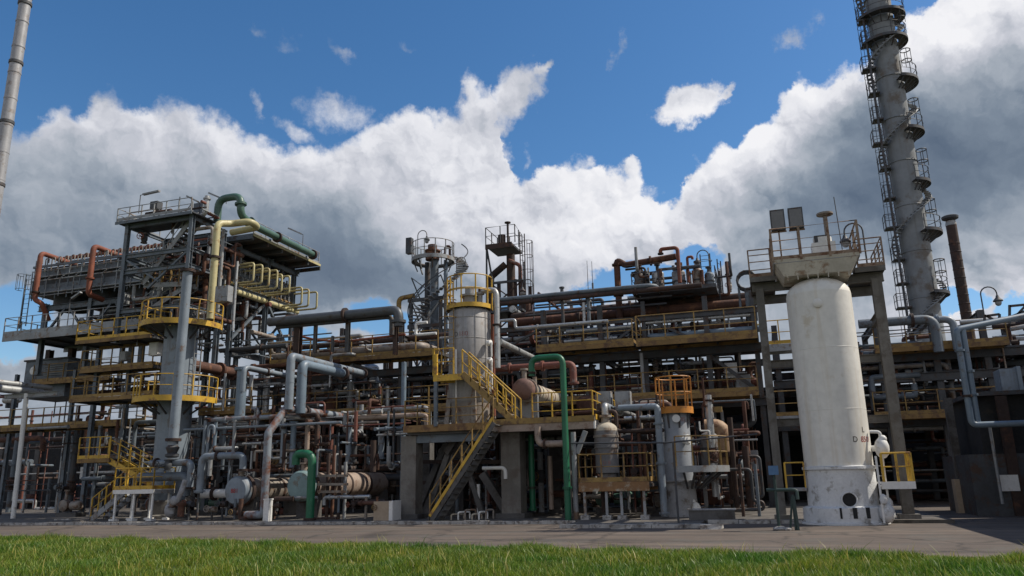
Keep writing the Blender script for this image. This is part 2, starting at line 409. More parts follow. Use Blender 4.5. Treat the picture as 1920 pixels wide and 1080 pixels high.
# domain warp: big billows plus fine fraying
wc = vm('SUBTRACT', wnoise(P0, 7., 2, .5, True), (.5,.5,.5)); wf = vm('SUBTRACT', wnoise(P0, 30., 5, .62, True), (.5,.5,.5))
Pw = vm('ADD', P0, vm('ADD', vm('MULTIPLY', wc, (.045,.045,0.)), vm('MULTIPLY', wf, (.042,.042,0.))))
sp = N.new('ShaderNodeSeparateXYZ'); L.new(Pw, sp.inputs[0]); AW, EW = sp.outputs[0], sp.outputs[1]
EDGE = [(0,238),(60,236),(95,205),(130,190),(150,212),(185,165),(215,158),(235,190),(262,212),(290,195),(315,190),(360,203),(430,203),(470,232),(520,250),(600,252),(650,248),(690,225),(740,195),(800,185),(850,178),(885,142),(925,150),(945,250),(960,325),(1000,318),(1050,300),(1100,290),(1150,300),(1200,304),(1240,328),(1275,318),(1285,283),(1340,265),(1400,240),(1424,195),(1450,180),(1478,165),(1488,125),(1560,108),(1620,102),(1690,70),(1705,20),(1760,-10),(1920,-60)]
fc = N.new('ShaderNodeFloatCurve'); cm = fc.mapping; cm.use_clip = False; cv = cm.curves[0]
AMIN, AMAX = -.75, .75
pts = []
for px, py in EDGE:
    a, e = azel(px, py); pts.append(((a-AMIN)/(AMAX-AMIN), e))
pts = [(0., pts[0][1])]+pts+[(1., .52)]
cv.points[0].location = pts[0]; cv.points[1].location = pts[-1]
for p in pts[1:-1]: cv.points.new(*p)
for p in cv.points: p.handle_type = 'VECTOR'
cm.update()
L.new(mrange(AW, AMIN, AMAX), fc.inputs['Value'])
BACK_FILL = mrange(mth('ABSOLUTE', AZ), .85, 1.7, 0., 1., True)  # unseen cloud bank behind the camera, added as fill light
C = mth('SUBTRACT', mth('MULTIPLY_ADD', BACK_FILL, .32, fc.outputs[0]), EW)
def puff(vec, sc):
    n = N.new('ShaderNodeTexVoronoi'); n.feature = 'F1'; n.inputs['Scale'].default_value = sc; n.inputs['Randomness'].default_value = 1.; L.new(vec, n.inputs['Vector']); return n.outputs['Distance']
v1, v2 = puff(Pw, 15.), puff(Pw, 36.)
PUFF = mrange(AZ, -.25, .1, .45, 1.)
lobes = mth('MULTIPLY', PUFF, mth('ADD', mth('MULTIPLY', mth('SUBTRACT', .47, v1), .046), mth('MULTIPLY', mth('SUBTRACT', .47, v2), .022)))
C = mth('ADD', C, lobes)
def blob_field(px, py, rx, ry, ang=0., P=None, k=1.):
    """1 at the centre, 0 on the ellipse, in radii; angle in degrees, counter-clockwise"""
    a, e = azel(px, py); d = vm('SUBTRACT', P or Pw, (a, e, 0.)); t = rad(ang); ux, uy = math.cos(t), math.sin(t)
    m1 = vm('DOT_PRODUCT', d, (ux/(rx*PX), uy/(rx*PX), 0.)); m2 = vm('DOT_PRODUCT', d, (-uy/(ry*PX), ux/(ry*PX), 0.))
    return mth('ADD', mth('MULTIPLY', m1, m1), mth('MULTIPLY', m2, m2))
for px, py, rx, ry, ang, dens in ((955,190,95,45,32,1),(1012,140,34,14,45,.8),(1296,196,66,42,10,1.1),(1345,185,40,10,40,.6),(640,205,85,34,-8,.55),(555,235,48,20,-22,.6),
        (652,88,32,13,-25,.36),(478,190,12,24,12,.45),(478,68,16,12,0,.22),(542,82,22,11,0,.15),(758,84,20,7,0,.18),(1160,80,10,26,-20,.16),(1145,105,10,16,-20,.18),(1480,50,55,20,10,.18),(990,290,10,20,-12,.22),(925,290,40,50,0,.9)):
    q = blob_field(px, py, rx, ry, ang)
    C = mth('MAXIMUM', C, mth('MULTIPLY', mth('SUBTRACT', 1., q), .022*dens))
# gaps of blue low in the bank
for px, py, rx, ry in ((705,606,50,26),(1310,478,40,26),(1190,525,80,30),(1130,548,60,22),(15,590,45,36),(560,640,50,20),(1788,575,36,16),(1905,580,30,22),(20,640,24,18),(1000,580,60,20)):
    q = blob_field(px, py, rx, ry)
    C = mth('MINIMUM', C, mth('MULTIPLY', mth('SUBTRACT', q, 1.), .02))
edge_n = mth('SUBTRACT', wnoise(P0, 42., 6, .66), .5)
C2 = mth('ADD', C, mth('MULTIPLY', edge_n, .027))
ALPHA = mrange(C2, -.001, mrange(AZ, -.25, .2, .023, .014), 0., 1., True)
# brightness of the cloud mass
BR = 0.35
for px, py, rx, ry, amt in ((180,240,200,50,.14),(430,250,170,60,.20),(640,300,150,60,.20),(830,230,150,70,.22),(900,170,90,50,.15),(850,330,110,60,.26),(1090,350,160,70,.36),(850,430,120,55,.28),(1180,390,120,70,.26),(1290,300,90,50,.25),(1380,280,80,60,.26),(1480,190,90,60,.30),(1440,255,50,60,.16),(1560,130,90,40,.30),(1760,50,130,60,.36),(1700,110,70,40,.16),(1880,20,90,60,.3),(1040,470,160,60,.26),(1250,440,110,40,.16),(1300,190,80,60,.36),(700,430,80,40,.05),(640,205,120,60,.20),(1840,460,110,40,.12),(1880,545,90,40,.14),(1750,590,90,30,.28),
        (140,500,260,130,-.10),(420,350,120,50,-.05),(660,490,210,85,-.17),(800,290,70,50,-.06),(640,420,90,70,-.05),(1000,500,200,50,-.04),(1600,280,130,110,-.10),(1820,230,190,130,-.11),(1780,360,190,100,-.10),(1620,400,160,60,-.08),(1440,420,120,60,-.04),(560,530,180,50,-.07)):
    q = blob_field(px, py, rx, ry, 0., Pw)
    BR = mth('MULTIPLY_ADD', mth('POWER', 2.718, mth('MULTIPLY', q, -.9)), amt*(1.13 if amt > 0 else 1.), BR)
# relief: difference of the billow noise towards the sun (to the right and up)
def relief(sc, off, det):
    return mth('SUBTRACT', wnoise(Pw, sc, det, .5), wnoise(vm('ADD', Pw, off), sc, det, .5))
r1 = relief(14., (.016, .020, 0.), 3); r2 = relief(38., (.005, .007, 0.), 2)
r3 = relief(85., (.0022,.003,0.), 2)
v1b, v2b = puff(vm('ADD', Pw, (.014,.020,0.)), 15.), puff(vm('ADD', Pw, (.006,.008,0.)), 36.)
rv = mth('MULTIPLY', PUFF, mth('ADD', mth('MULTIPLY', mth('SUBTRACT', v1b, v1), .55), mth('MULTIPLY', mth('SUBTRACT', v2b, v2), .30)))
mod = mth('MULTIPLY_ADD', r1, .8, mth('MULTIPLY_ADD', r2, .42, mth('MULTIPLY', r3, .25)))
BR = mth('MULTIPLY', BR, mth('ADD', 1., mth('ADD', mod, rv)))
BR = mth('MULTIPLY_ADD', BACK_FILL, .22, BR)  # brightens the added bank behind the camera for more ambient
rim = mrange(C2, .0, .045, .10, 0.)
BR = mth('ADD', BR, rim)
cr = N.new('ShaderNodeValToRGB'); L.new(BR, cr.inputs[0]); e = cr.color_ramp
e.elements[0].position = .08; e.elements[0].color = (.105,.145,.21,1); e.elements[1].position = 1.0; e.elements[1].color = (.90,.90,.93,1)
for p, c in ((.22,(.20,.25,.32,1)),(.36,(.36,.405,.47,1)),(.55,(.56,.58,.645,1)),(.75,(.77,.78,.83,1))):
    k = e.elements.new(p); k.color = c
cc = N.new('ShaderNodeVectorMath'); cc.operation = 'SCALE'; L.new(cr.outputs[0], cc.inputs[0]); cc.inputs['Scale'].default_value = 1/SK
mx = N.new('ShaderNodeMix'); mx.data_type = 'RGBA'; L.new(ALPHA, mx.inputs[0])
hs = N.new('ShaderNodeHueSaturation'); hs.inputs['Saturation'].default_value = 1.27; hs.inputs['Value'].default_value = 1.14; L.new(sky.outputs[0], hs.inputs['Color'])
L.new(hs.outputs[0], mx.inputs[6]); L.new(cc.outputs[0], mx.inputs[7]); L.new(mx.outputs[2], bg.inputs['Color'])
w.cycles.sampling_method = 'MANUAL'; w.cycles.sample_map_resolution = 512

# ------------------------------------------------------------------ ground, road, yard, kerb, grass
m_road = mat('road_asphalt', (.112, .088, .071), .95, 0, .22, (.10,.088,.075), .35, scale=.35, bump=.35)
def road_detail(m):
    t = m.node_tree; N_, L_ = t.nodes, t.links; b = N_['Principled BSDF']; src = b.inputs['Base Color'].links[0].from_socket
    g = N_.new('ShaderNodeNewGeometry'); mp = N_.new('ShaderNodeMapping'); mp.inputs['Rotation'].default_value = (0,0,.11); mp.inputs['Scale'].default_value = (.06,1.1,1); L_.new(g.outputs['Position'], mp.inputs['Vector'])
    n = N_.new('ShaderNodeTexNoise'); n.inputs['Scale'].default_value = 1.3; n.inputs['Detail'].default_value = 6; n.inputs['Roughness'].default_value = .62; L_.new(mp.outputs[0], n.inputs['Vector'])
    r = N_.new('ShaderNodeValToRGB'); L_.new(n.outputs['Fac'], r.inputs[0]); e = r.color_ramp; e.elements[0].position = .32; e.elements[0].color = (.58,.58,.60,1); e.elements[1].position = .7; e.elements[1].color = (1.32,1.27,1.2,1)
    v = N_.new('ShaderNodeTexVoronoi'); v.feature = 'DISTANCE_TO_EDGE'; v.inputs['Scale'].default_value = .28
    wn = N_.new('ShaderNodeTexNoise'); wn.inputs['Scale'].default_value = 1.2; wn.inputs['Detail'].default_value = 5; L_.new(g.outputs['Position'], wn.inputs['Vector'])
    ad = N_.new('ShaderNodeVectorMath'); ad.operation = 'MULTIPLY_ADD'; L_.new(wn.outputs['Color'], ad.inputs[0]); ad.inputs[1].default_value = (1.3,1.3,0); L_.new(g.outputs['Position'], ad.inputs[2]); L_.new(ad.outputs[0], v.inputs['Vector'])
    c = N_.new('ShaderNodeMapRange'); c.inputs['From Max'].default_value = .03; c.inputs['To Min'].default_value = .5; L_.new(v.outputs['Distance'], c.inputs['Value'])
    m1 = N_.new('ShaderNodeMix'); m1.data_type = 'RGBA'; m1.blend_type = 'MULTIPLY'; m1.inputs[0].default_value = 1; L_.new(src, m1.inputs[6]); L_.new(r.outputs[0], m1.inputs[7])
    m2 = N_.new('ShaderNodeMix'); m2.data_type = 'RGBA'; m2.blend_type = 'MULTIPLY'; m2.inputs[0].default_value = 1; L_.new(m1.outputs[2], m2.inputs[6]); L_.new(c.outputs[0], m2.inputs[7]); L_.new(m2.outputs[2], b.inputs['Base Color'])
road_detail(m_road)
m_yard = mat('yard_concrete', (.13, .115, .10), .95, 0, .35, (.06,.052,.045), .45, scale=.6, bump=.4)
m_soil = mat('soil', (.10, .085, .05), 1, 0, .3, (.05,.075,.02), .5, scale=.8)
m_kerb = mat('kerb_concrete', (.42, .405, .38), .9, 0, .35, (.15,.13,.115), .45, scale=2.5, bump=.4)
struct('ground', MB().add([(-1500,-300,-.02),(1500,-300,-.02),(1500,3000,-.02),(-1500,3000,-.02)], [(0,1,2,3)]), m_soil)
def road_near(x): return 17.0-.125*x
mb = MB(); mb.add([(-160,road_near(-160),0),(60,road_near(60),0),(60,27.4,0),(-160,27.4,0)], [(0,1,2,3)])
mb.add([(5.2,27.4,0),(60,27.4,0),(60,80,0),(5.2,80,0)], [(0,1,2,3)])
struct('road', mb, m_road)
mb = MB(); mb.box(-110,27.56,-.01, -6.6,75,.10); mb.box(-6.6,25.4,-.01,-2.3,75,.102); mb.box(-2.3,27.56,-.01,5.2,75,.10)
struct('plant_yard', mb, m_yard)
mb = MB(); x = -110.
def kerb_run(x0, x1, y, dep=.16):
    x = x0
    while x < x1-.02:
        l = min(1.0, x1-x); dz = R.uniform(-.012,.012); dy = R.uniform(-.015,.015)
        mb.box(x+.012, y-dep+dy, -.02, x+l-.012, y+dy-.005, .115+dz); x += l
kerb_run(-60, -6.75, 27.56); kerb_run(-6.75, -2.2, 25.4, .2); kerb_run(-2.2, .9, 27.56)
struct('kerb', mb, m_kerb)
# verge
mb = MB(); mb.add([(-160,-30,.012),(60,-30,.012),(60,road_near(60)-.05,.012),(-160,road_near(-160)-.05,.012)], [(0,1,2,3)])
m_verge = mat('verge_turf', (.05,.075,.016), 1, 0, .4, (.10,.085,.03), .3, scale=.7)
struct('grass_verge', mb, m_verge)
def grass_blades():
    rg = np.random.default_rng(3); n = 180000
    y = rg.uniform(0, 1, n)
    X = rg.uniform(-28, 7, n); Y = 11.2+(road_near(X)-.02+.16*np.sin(X*1.7)*np.sin(X*.61+2)+.1*np.sin(X*7.3)-11.2)*y**.8
    keep = (X > -1.34*Y-.8) & (X < .31*Y+.8)
    X, Y = X[keep], Y[keep]; n = len(X)
    cl = np.sin(X*1.9+1.3*np.sin(Y*1.1))*np.sin(Y*2.3+np.sin(X*.7)*2)+.7*np.sin(X*5.1+Y*3.)*np.sin(Y*6.3-X*2)
    bare = (np.sin(X*1.07+.6)*np.sin(Y*1.9+X*.35)+.5*np.sin(X*.43-1) > .92); h = (.115+.06*cl+rg.uniform(-.035,.085,n)).clip(.04,.36)*np.where(bare, .4, 1.)*(1+.35*np.sin(X*.83+Y*.5)*np.sin(X*2.7-.4)); edge = np.clip((road_near(X)-Y)/.5,0,1); h = h*(.45+.55*edge**.7)+.03*rg.uniform(0,1,n)
    tall = rg.uniform(0,1,n) > .988; h = np.where(tall, h*1.25+.13, h)
    wd = rg.uniform(.004,.0095,n); th = rg.uniform(0,2*np.pi,n); ln = rg.uniform(.15,.75,n)*h; la = rg.uniform(0,2*np.pi,n)
    cx_, sx_ = np.cos(th)*wd, np.sin(th)*wd; lx, ly = np.cos(la)*ln, np.sin(la)*ln
    v = np.zeros((n,5,3)); b = np.stack([X,Y,np.full(n,.01)],1)
    for i,(s,q,t) in enumerate(((-1,0,0),(1,0,0),(.75,.55,.35),(-.75,.55,.35),(0,1,1))):
        v[:,i,0] = X+cx_*s+lx*t; v[:,i,1] = Y+sx_*s+ly*t; v[:,i,2] = .008+h*q*(1-.15*t)
    me = bpy.data.meshes.new('grass'); me.vertices.add(n*5); me.vertices.foreach_set('co', v.ravel())
    idx = np.arange(n)[:,None]*5; lp = np.concatenate([idx+np.array([[0,1,2,3]]), idx+np.array([[3,2,4]])],1).ravel()
    me.loops.add(len(lp)); me.loops.foreach_set('vertex_index', lp)
    st = (np.arange(n)[:,None]*7+np.array([[0,4]])).ravel(); tot = np.tile([4,3], n)
    me.polygons.add(2*n); me.polygons.foreach_set('loop_start', st); me.polygons.foreach_set('loop_total', tot)
    rv = np.repeat(np.where(tall, .97, rg.uniform(0,.99,n)*np.where(bare,1.0,.97)),5); a = me.attributes.new('tint','FLOAT','POINT'); a.data.foreach_set('value', rv)
    me.update(); me.validate(); return me
m = bpy.data.materials.new('grass_blade'); m.use_nodes = True; t_ = m.node_tree; b = t_.nodes['Principled BSDF']; b.inputs['Roughness'].default_value = .5
at_ = t_.nodes.new('ShaderNodeAttribute'); at_.attribute_name = 'tint'
g_ = t_.nodes.new('ShaderNodeNewGeometry'); nz = t_.nodes.new('ShaderNodeTexNoise'); nz.inputs['Scale'].default_value = .55; nz.inputs['Detail'].default_value = 4
t_.links.new(g_.outputs['Position'], nz.inputs['Vector'])
r1_ = t_.nodes.new('ShaderNodeValToRGB'); t_.links.new(at_.outputs['Fac'], r1_.inputs[0]); e = r1_.color_ramp
e.elements[0].color = (.05,.105,.010,1); e.elements[1].color = (.36,.34,.12,1); e.elements[1].position = 1
for p, c in ((.3,(.095,.195,.016,1)),(.7,(.18,.295,.028,1)),(.93,(.32,.36,.09,1))): e.elements.new(p).color = c
r2_ = t_.nodes.new('ShaderNodeValToRGB'); t_.links.new(nz.outputs['Fac'], r2_.inputs[0]); e = r2_.color_ramp
e.elements[0].position = .33; e.elements[0].color = (.5,.72,.55,1); e.elements[1].position = .66; e.elements[1].color = (1.3,1.0,.85,1)
mm_ = t_.nodes.new('ShaderNodeMix'); mm_.data_type = 'RGBA'; mm_.blend_type = 'MULTIPLY'; mm_.inputs[0].default_value = 1
t_.links.new(r1_.outputs[0], mm_.inputs[6]); t_.links.new(r2_.outputs[0], mm_.inputs[7]); t_.links.new(mm_.outputs[2], b.inputs['Base Color'])
tr = t_.nodes.new('ShaderNodeBsdfTranslucent'); t_.links.new(mm_.outputs[2], tr.inputs[0]); ms = t_.nodes.new('ShaderNodeMixShader'); ms.inputs[0].default_value = .38
t_.links.new(b.outputs[0], ms.inputs[1]); t_.links.new(tr.outputs[0], ms.inputs[2]); t_.links.new(ms.outputs[0], t_.nodes['Material Output'].inputs[0])
me = grass_blades(); me.materials.append(m); o = bpy.data.objects.new('grass', me); COL.objects.link(o); o['kind'] = 'stuff'
tag(o, 'unmown green grass with paler seed stems along the near side of the road', 'grass')
# ------------------------------------------------------------------ white column with its portal frame (right)
def white_column():
    t = thing('white_column', 'tall cream white process column with red number, round manhole and railed top platform', 'process column')
    c = Vector((2.08, 27.55, 0)); r = 1.04
    m_cream = mat('cream_paint', (.72,.695,.635), .48, 0, .05, (.56,.50,.40), .06, scale=.5, streak=(.58,.51,.40))
    m_base = mat('chalky_white_paint', (.64,.65,.655), .8, 0, .10, (.30,.285,.26), .22, scale=1.3, bump=.5)
    ob('shell', MB().lathe(c, [(r,1.72),(r,7.45)]+[(rr, 7.45+hh) for rr, hh in dome(r, .62)], 64), m_cream, t)
    for z in (3.55, 5.55): ob('weld_seam', MB().lathe(c, [(r+.001,z-.012),(r+.006,z),(r+.001,z+.012)], 64), m_cream, t)
    # skirt with a black disc put in for the dark of the manhole
    mb = MB(); rs = r+.02; n = 64; ang0 = rad(-90+6); hz, hr = A(1591,937,Y=26.5).z, .215
    mb.lathe(c, [(rs,.3),(rs,1.66),(rs+.07,1.68),(rs+.07,1.76),(rs-.02,1.78)], 64); ob('skirt', mb, m_base, t)
    q = c+Vector((math.cos(ang0)*rs, math.sin(ang0)*rs, hz)); d = Vector((math.cos(ang0), math.sin(ang0), 0))
    h = ob('manhole', MB().lathe(q-d*.05, [(hr,0),(hr,.062)], 28, d=d), M['black'], t)
    ob('manhole_rim', MB().tube([q+d*.02+Vector((-d.y,d.x,0))*(hr*1.03*math.cos(2*math.pi*k/28))+Vector((0,0,1))*(hr*1.03*math.sin(2*math.pi*k/28)) for k in range(29)], .022, 6, False), m_base, h)
    mb = MB(); mb.lathe(c, [(r+.18,.06),(r+.20,.14),(r+.19,.50),(r+.02,.56)], 14); ob('base_ring', mb, m_base, t)
    mg = MB()
    for k in range(18):
        a = rad(-90+8+k*20-27); e = Vector((math.cos(a), math.sin(a), 0)); mg.bar(c+e*(r+.09)+Vector((0,0,.29)), c+e*(r+.09)+Vector((0,0,.52)), .05, .13)
    ob('gussets', mg, m_base, t, False)
    mg = MB()
    for k in range(18):
        a = rad(-90+8+k*20-17); e = Vector((math.cos(a), math.sin(a), 0))
        if k in (0,1,2): mg.bar(c+e*(r+.12)+Vector((0,0,.20)), c+e*(r+.12)+Vector((0,0,.52)), .12 if k else .06, .16)
    ob('anchor_slot_shade', mg, M['black'], t, False)  # black blocks stand in for the dark inside the slots
    ob('plinth', MB().lathe(c, [(1.32,-.01),(1.32,.06),(1.2,.065)], 40), m_base, t)
    wrap_text(t, 'D', .25, c, r, -90+29.5, 2.50, M['black']); wrap_text(t, '8501', .25, c, r, -90+55, 2.50, mat('red_lettering', (.36,.025,.02), .6))
    wrap_text(t, 'L', .25, c, r, -90+50, 2.80, M['black'])
    ob('lifting_lug', MB().lathe(c+Vector((-.12,-r+.01,7.0)), [(.13,0),(.15,.02),(.15,.06),(.10,.09)], 16, d=Vector((0,-1,0))), m_cream, t)
    # top: flare, platform, railings, machinery
    zt = 8.05
    p = ob('platform', MB().box(c.x-1.35, c.y-1.05, zt+.42, c.x+1.35, c.y+1.3, zt+.50), M['lsteel'], t, False)
    mb = MB(); fl = [(c.x-1.38,c.y-1.08),(c.x+1.38,c.y-1.08),(c.x+1.38,c.y+1.33),(c.x-1.38,c.y+1.33)]; il = [(c.x-1.05,c.y-.92),(c.x+1.05,c.y-.92),(c.x+1.05,c.y+1.0),(c.x-1.05,c.y+1.0)]
    mb.add([(x,y,zt+.55) for x,y in fl]+[(x,y,zt-.02) for x,y in il], [(0,1,5,4),(1,2,6,5),(2,3,7,6),(3,0,4,7),(4,5,6,7)])
    m_pl = mat('weathered_plate', (.50,.46,.385), .7, 0, .2, (.25,.17,.11), .28, scale=1.4); ob('skirt_plate', mb, m_pl, p, False)
    mb = MB()
    for k in range(7):
        x = c.x-.95+k*.32; mb.bar((x,c.y-.93,zt+.0),(x*.985+.03,c.y-.9,zt-.16),.035,.02)
    ob('stiffener', mb, m_pl, p, False)
    straight_rail(p, [(c.x-1.36,c.y+1.3,zt+.5),(c.x-1.36,c.y-1.05,zt+.5),(c.x+1.36,c.y-1.05,zt+.5),(c.x+1.36,c.y+1.3,zt+.5)], 'oldrail', h=1.15, gap=.95, mid=(.38,.72), post_w=.075, rr=.028)
    mb = MB(); mb.cbox((c.x+.32,c.y-.35,zt+.82),.75,.6,.62); mb.cyl((c.x+.32,c.y-.35,zt+1.1),(c.x+.32,c.y-.35,zt+1.34),.3,n=14); mb.cyl((c.x+.7,c.y-.5,zt+.7),(c.x+1.0,c.y-.5,zt+.7),.12,n=10)
    mc = ob('drive_unit', mb, M['white'], p); ob('motor_cover', MB().cbox((c.x+.30,c.y-.35,zt+1.22),.5,.5,.34), M['steel'], mc, False)
    mb = MB(); mb.cyl((c.x+.55,c.y+.2,zt+.5),(c.x+.55,c.y+.2,zt+2.35),.075,n=10); mb.lathe((c.x+.55,c.y+.2,zt+2.30),[(.08,0),(.28,.04),(.28,.1),(.05,.14)],14); ob('vent_pipe', mb, M['cladold'], t)
    ob('rod', MB().cyl((c.x+1.0,c.y+.3,zt+.5),(c.x+.93,c.y+.3,zt+3.0),.016,n=6), M['steel'], t)
    for dx in (-1.05,-.45):
        f = ob('floodlight', MB().box(c.x+dx-.24,c.y-.5,zt+1.78,c.x+dx+.24,c.y-.22,zt+2.52), M['steel'], t, False)
        ob('lamp_glass', MB().box(c.x+dx-.2,c.y-.512,zt+1.84,c.x+dx+.2,c.y-.502,zt+2.46), mat('lamp_glass', (.12,.12,.12), .15), f, False)
        ob('lamp_bracket', MB().bar((c.x+dx,c.y-.36,zt+.5),(c.x+dx,c.y-.36,zt+1.79),.05).bar((c.x+dx-.26,c.y-.36,zt+1.74),(c.x+dx+.26,c.y-.36,zt+1.74),.05), M['oldrail'], f, False)
    # ladder and small yellow platform at the skirt
    a = rad(-90+56); e = Vector((math.cos(a), math.sin(a), 0)); ladder(t, c+e*(r+.34), .05, 2.05, 'white', (e.x,e.y), .42)
    mb = MB(); x0 = c.x+r+.05; mb.box(x0,26.75,1.20,x0+.95,27.7,1.26); mb.box(x0,26.73,1.05,x0+.97,26.75,1.27)
    q = ob('side_platform', mb, M['white'], t, False); straight_rail(q, [(x0+.1,26.76,1.27),(x0+.93,26.76,1.27),(x0+.93,27.65,1.27)], 'yellow', h=.86, gap=.45, mid=(.45,), post_w=.07, rr=.03, kick=False)
    mb = MB(); x1 = c.x-r-.02; mb.box(x1-.62,27.2,1.02,x1,27.9,1.12); q = ob('side_platform', mb, M['lsteel'], t, False)
    straight_rail(q, [(x1-.02,27.22,1.12),(x1-.60,27.22,1.12),(x1-.60,27.85,1.12)], 'yellow', h=.8, gap=.6, mid=(.4,), kick=False)
    # lagged valve bundle on the right of the shell
    mb = MB(); b0 = Vector((c.x+r+.26,27.1,2.3)); mb.sphere(b0,.22,14,1.5); mb.sphere(b0+Vector((.05,0,.28)),.13,10); mb.tube(fillet([b0+Vector((0,0,.3)),b0+Vector((0,0,.5)),b0+Vector((-.3,0,.52))],.12),.05,8); mb.cyl(b0,b0+Vector((-.3,.3,0)),.09)
    ob('lagged_valve', mb, M['white'], t)
    mb = MB(); mb.sphere((c.x+r+.12,26.8,.35),.24,10,1.3); mb.sphere((c.x+r+.2,27.0,.62),.16,10,1.2); mb.sphere((c.x+r+.05,26.6,.75),.12,8,1.4); ob('lagged_drain', mb, m_base, t)
    return c
M['oldrail'] = mat('rusted_rail_paint', (.27,.19,.13), .7, 0, .35, (.13,.06,.03), .45, scale=2)
WC = white_column()
def portal():
    t = thing('portal_frame', 'grey concrete-coloured portal frame around the white column with railed landings on top', 'steel frame')
    xl, xr, y = .2, 4.05, 28.3; zt = 8.05
    for x, w_ in ((xl,.27),(xr,.33)):
        mb = MB().ibeam((x,y,0),(x,y,zt),w_,w_,.07,hint=Vector((0,1,0))); mb.cbox((x,y,.12),w_*1.9,w_*1.9,.24); ob('column', mb, M['pconcrete'], t, False)
    for yy in (y, y+2.2): ob('beam', MB().ibeam((xl-.25,yy,zt+.06),(xr+.25,yy,zt+.06),.2,.32), M['pconcrete'], t, False)
    for z in (5.35,3.3): ob('beam', MB().ibeam((xl,y+.25,z),(xr,y+.25,z),.16,.26), M['pconcrete'], t, False)
    for x in (xl, xr): ob('beam', MB().ibeam((x,y,zt-1.2),(x,y+2.2,zt-1.2),.16,.3), M['pconcrete'], t, False)
    for x0, x1, s in ((xl-.3, WC.x-1.3, ((xl-.28, WC.x-1.42))), (WC.x+1.3, xr+.3, ((xr+.28, WC.x+1.42)))):
        p = ob('landing', MB().box(x0,y-.35,zt+.25,x1,y+2.4,zt+.34), M['steel'], t, False)
        ob('edge_beam', MB().box(x0,y-.38,zt+.20,x1,y-.352,zt+.38), M['pconcrete'], p, False)
        straight_rail(p, [(s[1],y-.35,zt+.34),(s[0],y-.35,zt+.34),(s[0],y+2.35,zt+.34)], 'oldrail', h=1.05, gap=1.0, mid=(.3,.6,.85), rr=.024)
portal()

# ------------------------------------------------------------------ tall chimneys
def chimney():
    Y = 62.; b = A(1734,598,Y=Y); topc = A(1653,30,Y=Y); b.x = (b.x+topc.x)/2; rb = 45/1433.*b.y*.92; rt_ = 39/1433.*68*.98
    c = Vector((b.x+.0, Y, 0)); top = 46.; k = 0
    lean = 0
    t = thing('lattice_platform_chimney', 'very tall grey steel chimney wrapped by spiral stair landings and caged ladder', 'chimney')
    m_ = mat('chimney_grey', (.21,.225,.235), .6, 0, .16, (.13,.11,.09), .25, scale=.35, streak=(.16,.16,.155))
    zb = b.z; zt = topc.z; sl = (topc.x-b.x)/(zt-zb)
    def cx(z): return c.x+sl*(z-zb)*0
    r0 = 26.5/1433*(.951*Y-.309*b.x); r1 = r0*.93
    ob('shaft', MB().lathe(c, [(r0,0),(r0,zb),(r1,zt),(r1,zt+7)], 40), m_, t)
    rm = MB().lathe((0,0,0), [(r0+.01,0),(r0+.035,.04),(r0+.01,.08)], 40).mesh('shell_ring', m_); repeat('shell_ring', rm, [Vector((c.x,c.y,3+3.6*k)) for k in range(int((zt+3)/3.6))], t)
    zs = [A(1730,py,Y=Y).z for py in (555,440,345,248,152,70,22)]
    for i, z in enumerate(zs):
        a0, a1 = (-75, 50) if i < 5 else (-170, 60)
        ring_platform(t, c, r0, r0+(.72,.9,.66,.8,.95,.7,.8)[i], z, 'steel', a0, a1, h=1.1, posts=5, edge_h=.18)
        # hooped ladder guard rising from the landing
        g = MB(); e0 = rad(-38); bx, by = c.x+(r0+.5)*math.cos(e0), c.y+(r0+.5)*math.sin(e0)
        for dz in (1.5,2.4): g.arc((bx,by,z), .36, dz, 0, 360, .04, 14)
        for q in range(4): g.bar((bx+.36*math.cos(q*1.57),by+.36*math.sin(q*1.57),z+1.1),(bx+.36*math.cos(q*1.57),by+.36*math.sin(q*1.57),z+2.4),.04)
        ob('guard_hoop', g, M['steel'], t)
    # helical stair on the shaft
    hs = MB(); hr_ = MB(); hr2 = MB(); pitch = 7.2; z = 6.; a = 0.
    pts = []; pr = []; pr2 = []
    while z < zt+5:
        a = 360*z/pitch-20
        pts.append(Vector((c.x+(r0+.12)*math.cos(rad(a)), c.y+(r0+.12)*math.sin(rad(a)), z))); pr.append(Vector((c.x+(r0+.55)*math.cos(rad(a)), c.y+(r0+.55)*math.sin(rad(a)), z-.1))); z += .22
    for p, q in zip(pts, pr): hs.bar(p, q+Vector((0,0,.1)), .24, .07)
    ob('spiral_stair', hs, m_, t, False); ob('handrail', MB().tube(pr, .05, 6), m_, t)
    # ladder with cage and small rest landings on the left
    az = rad(-165); e = Vector((math.cos(az), math.sin(az), 0)); lp = c+e*(r0+.18); ladder(t, lp, 2, zt+6, 'steel', (e.x,e.y), .42, cage=4.)
    z = 11.; i = 0
    for py in (580,535,490,430,375,318,270,225,175,128,80,35):
        z = A(1680,py,Y=Y).z; mb = MB(); p = c+e*(r0+.5); wd = .26 if i % 3 else .5
        q = ob('rest_landing', MB().box(p.x-wd,p.y-.5,z-.1,p.x+.5,p.y+.4,z), M['steel'], t, False)
        straight_rail(q, [(p.x+.2,p.y-.5,z),(p.x-wd,p.y-.5,z),(p.x-wd,p.y+.4,z)], 'steel', h=1.0, gap=.7, mid=(.5,), rr=.028, post_w=.05, kick=False); i += 1
    mb = MB(); p = c+e*(r0+.42)+Vector((0,-.45,0)); mb.cyl((p.x,p.y,0),(p.x,p.y,zt+6),.09,n=8); ob('riser_pipe', mb, M['steel'], t)
chimney()
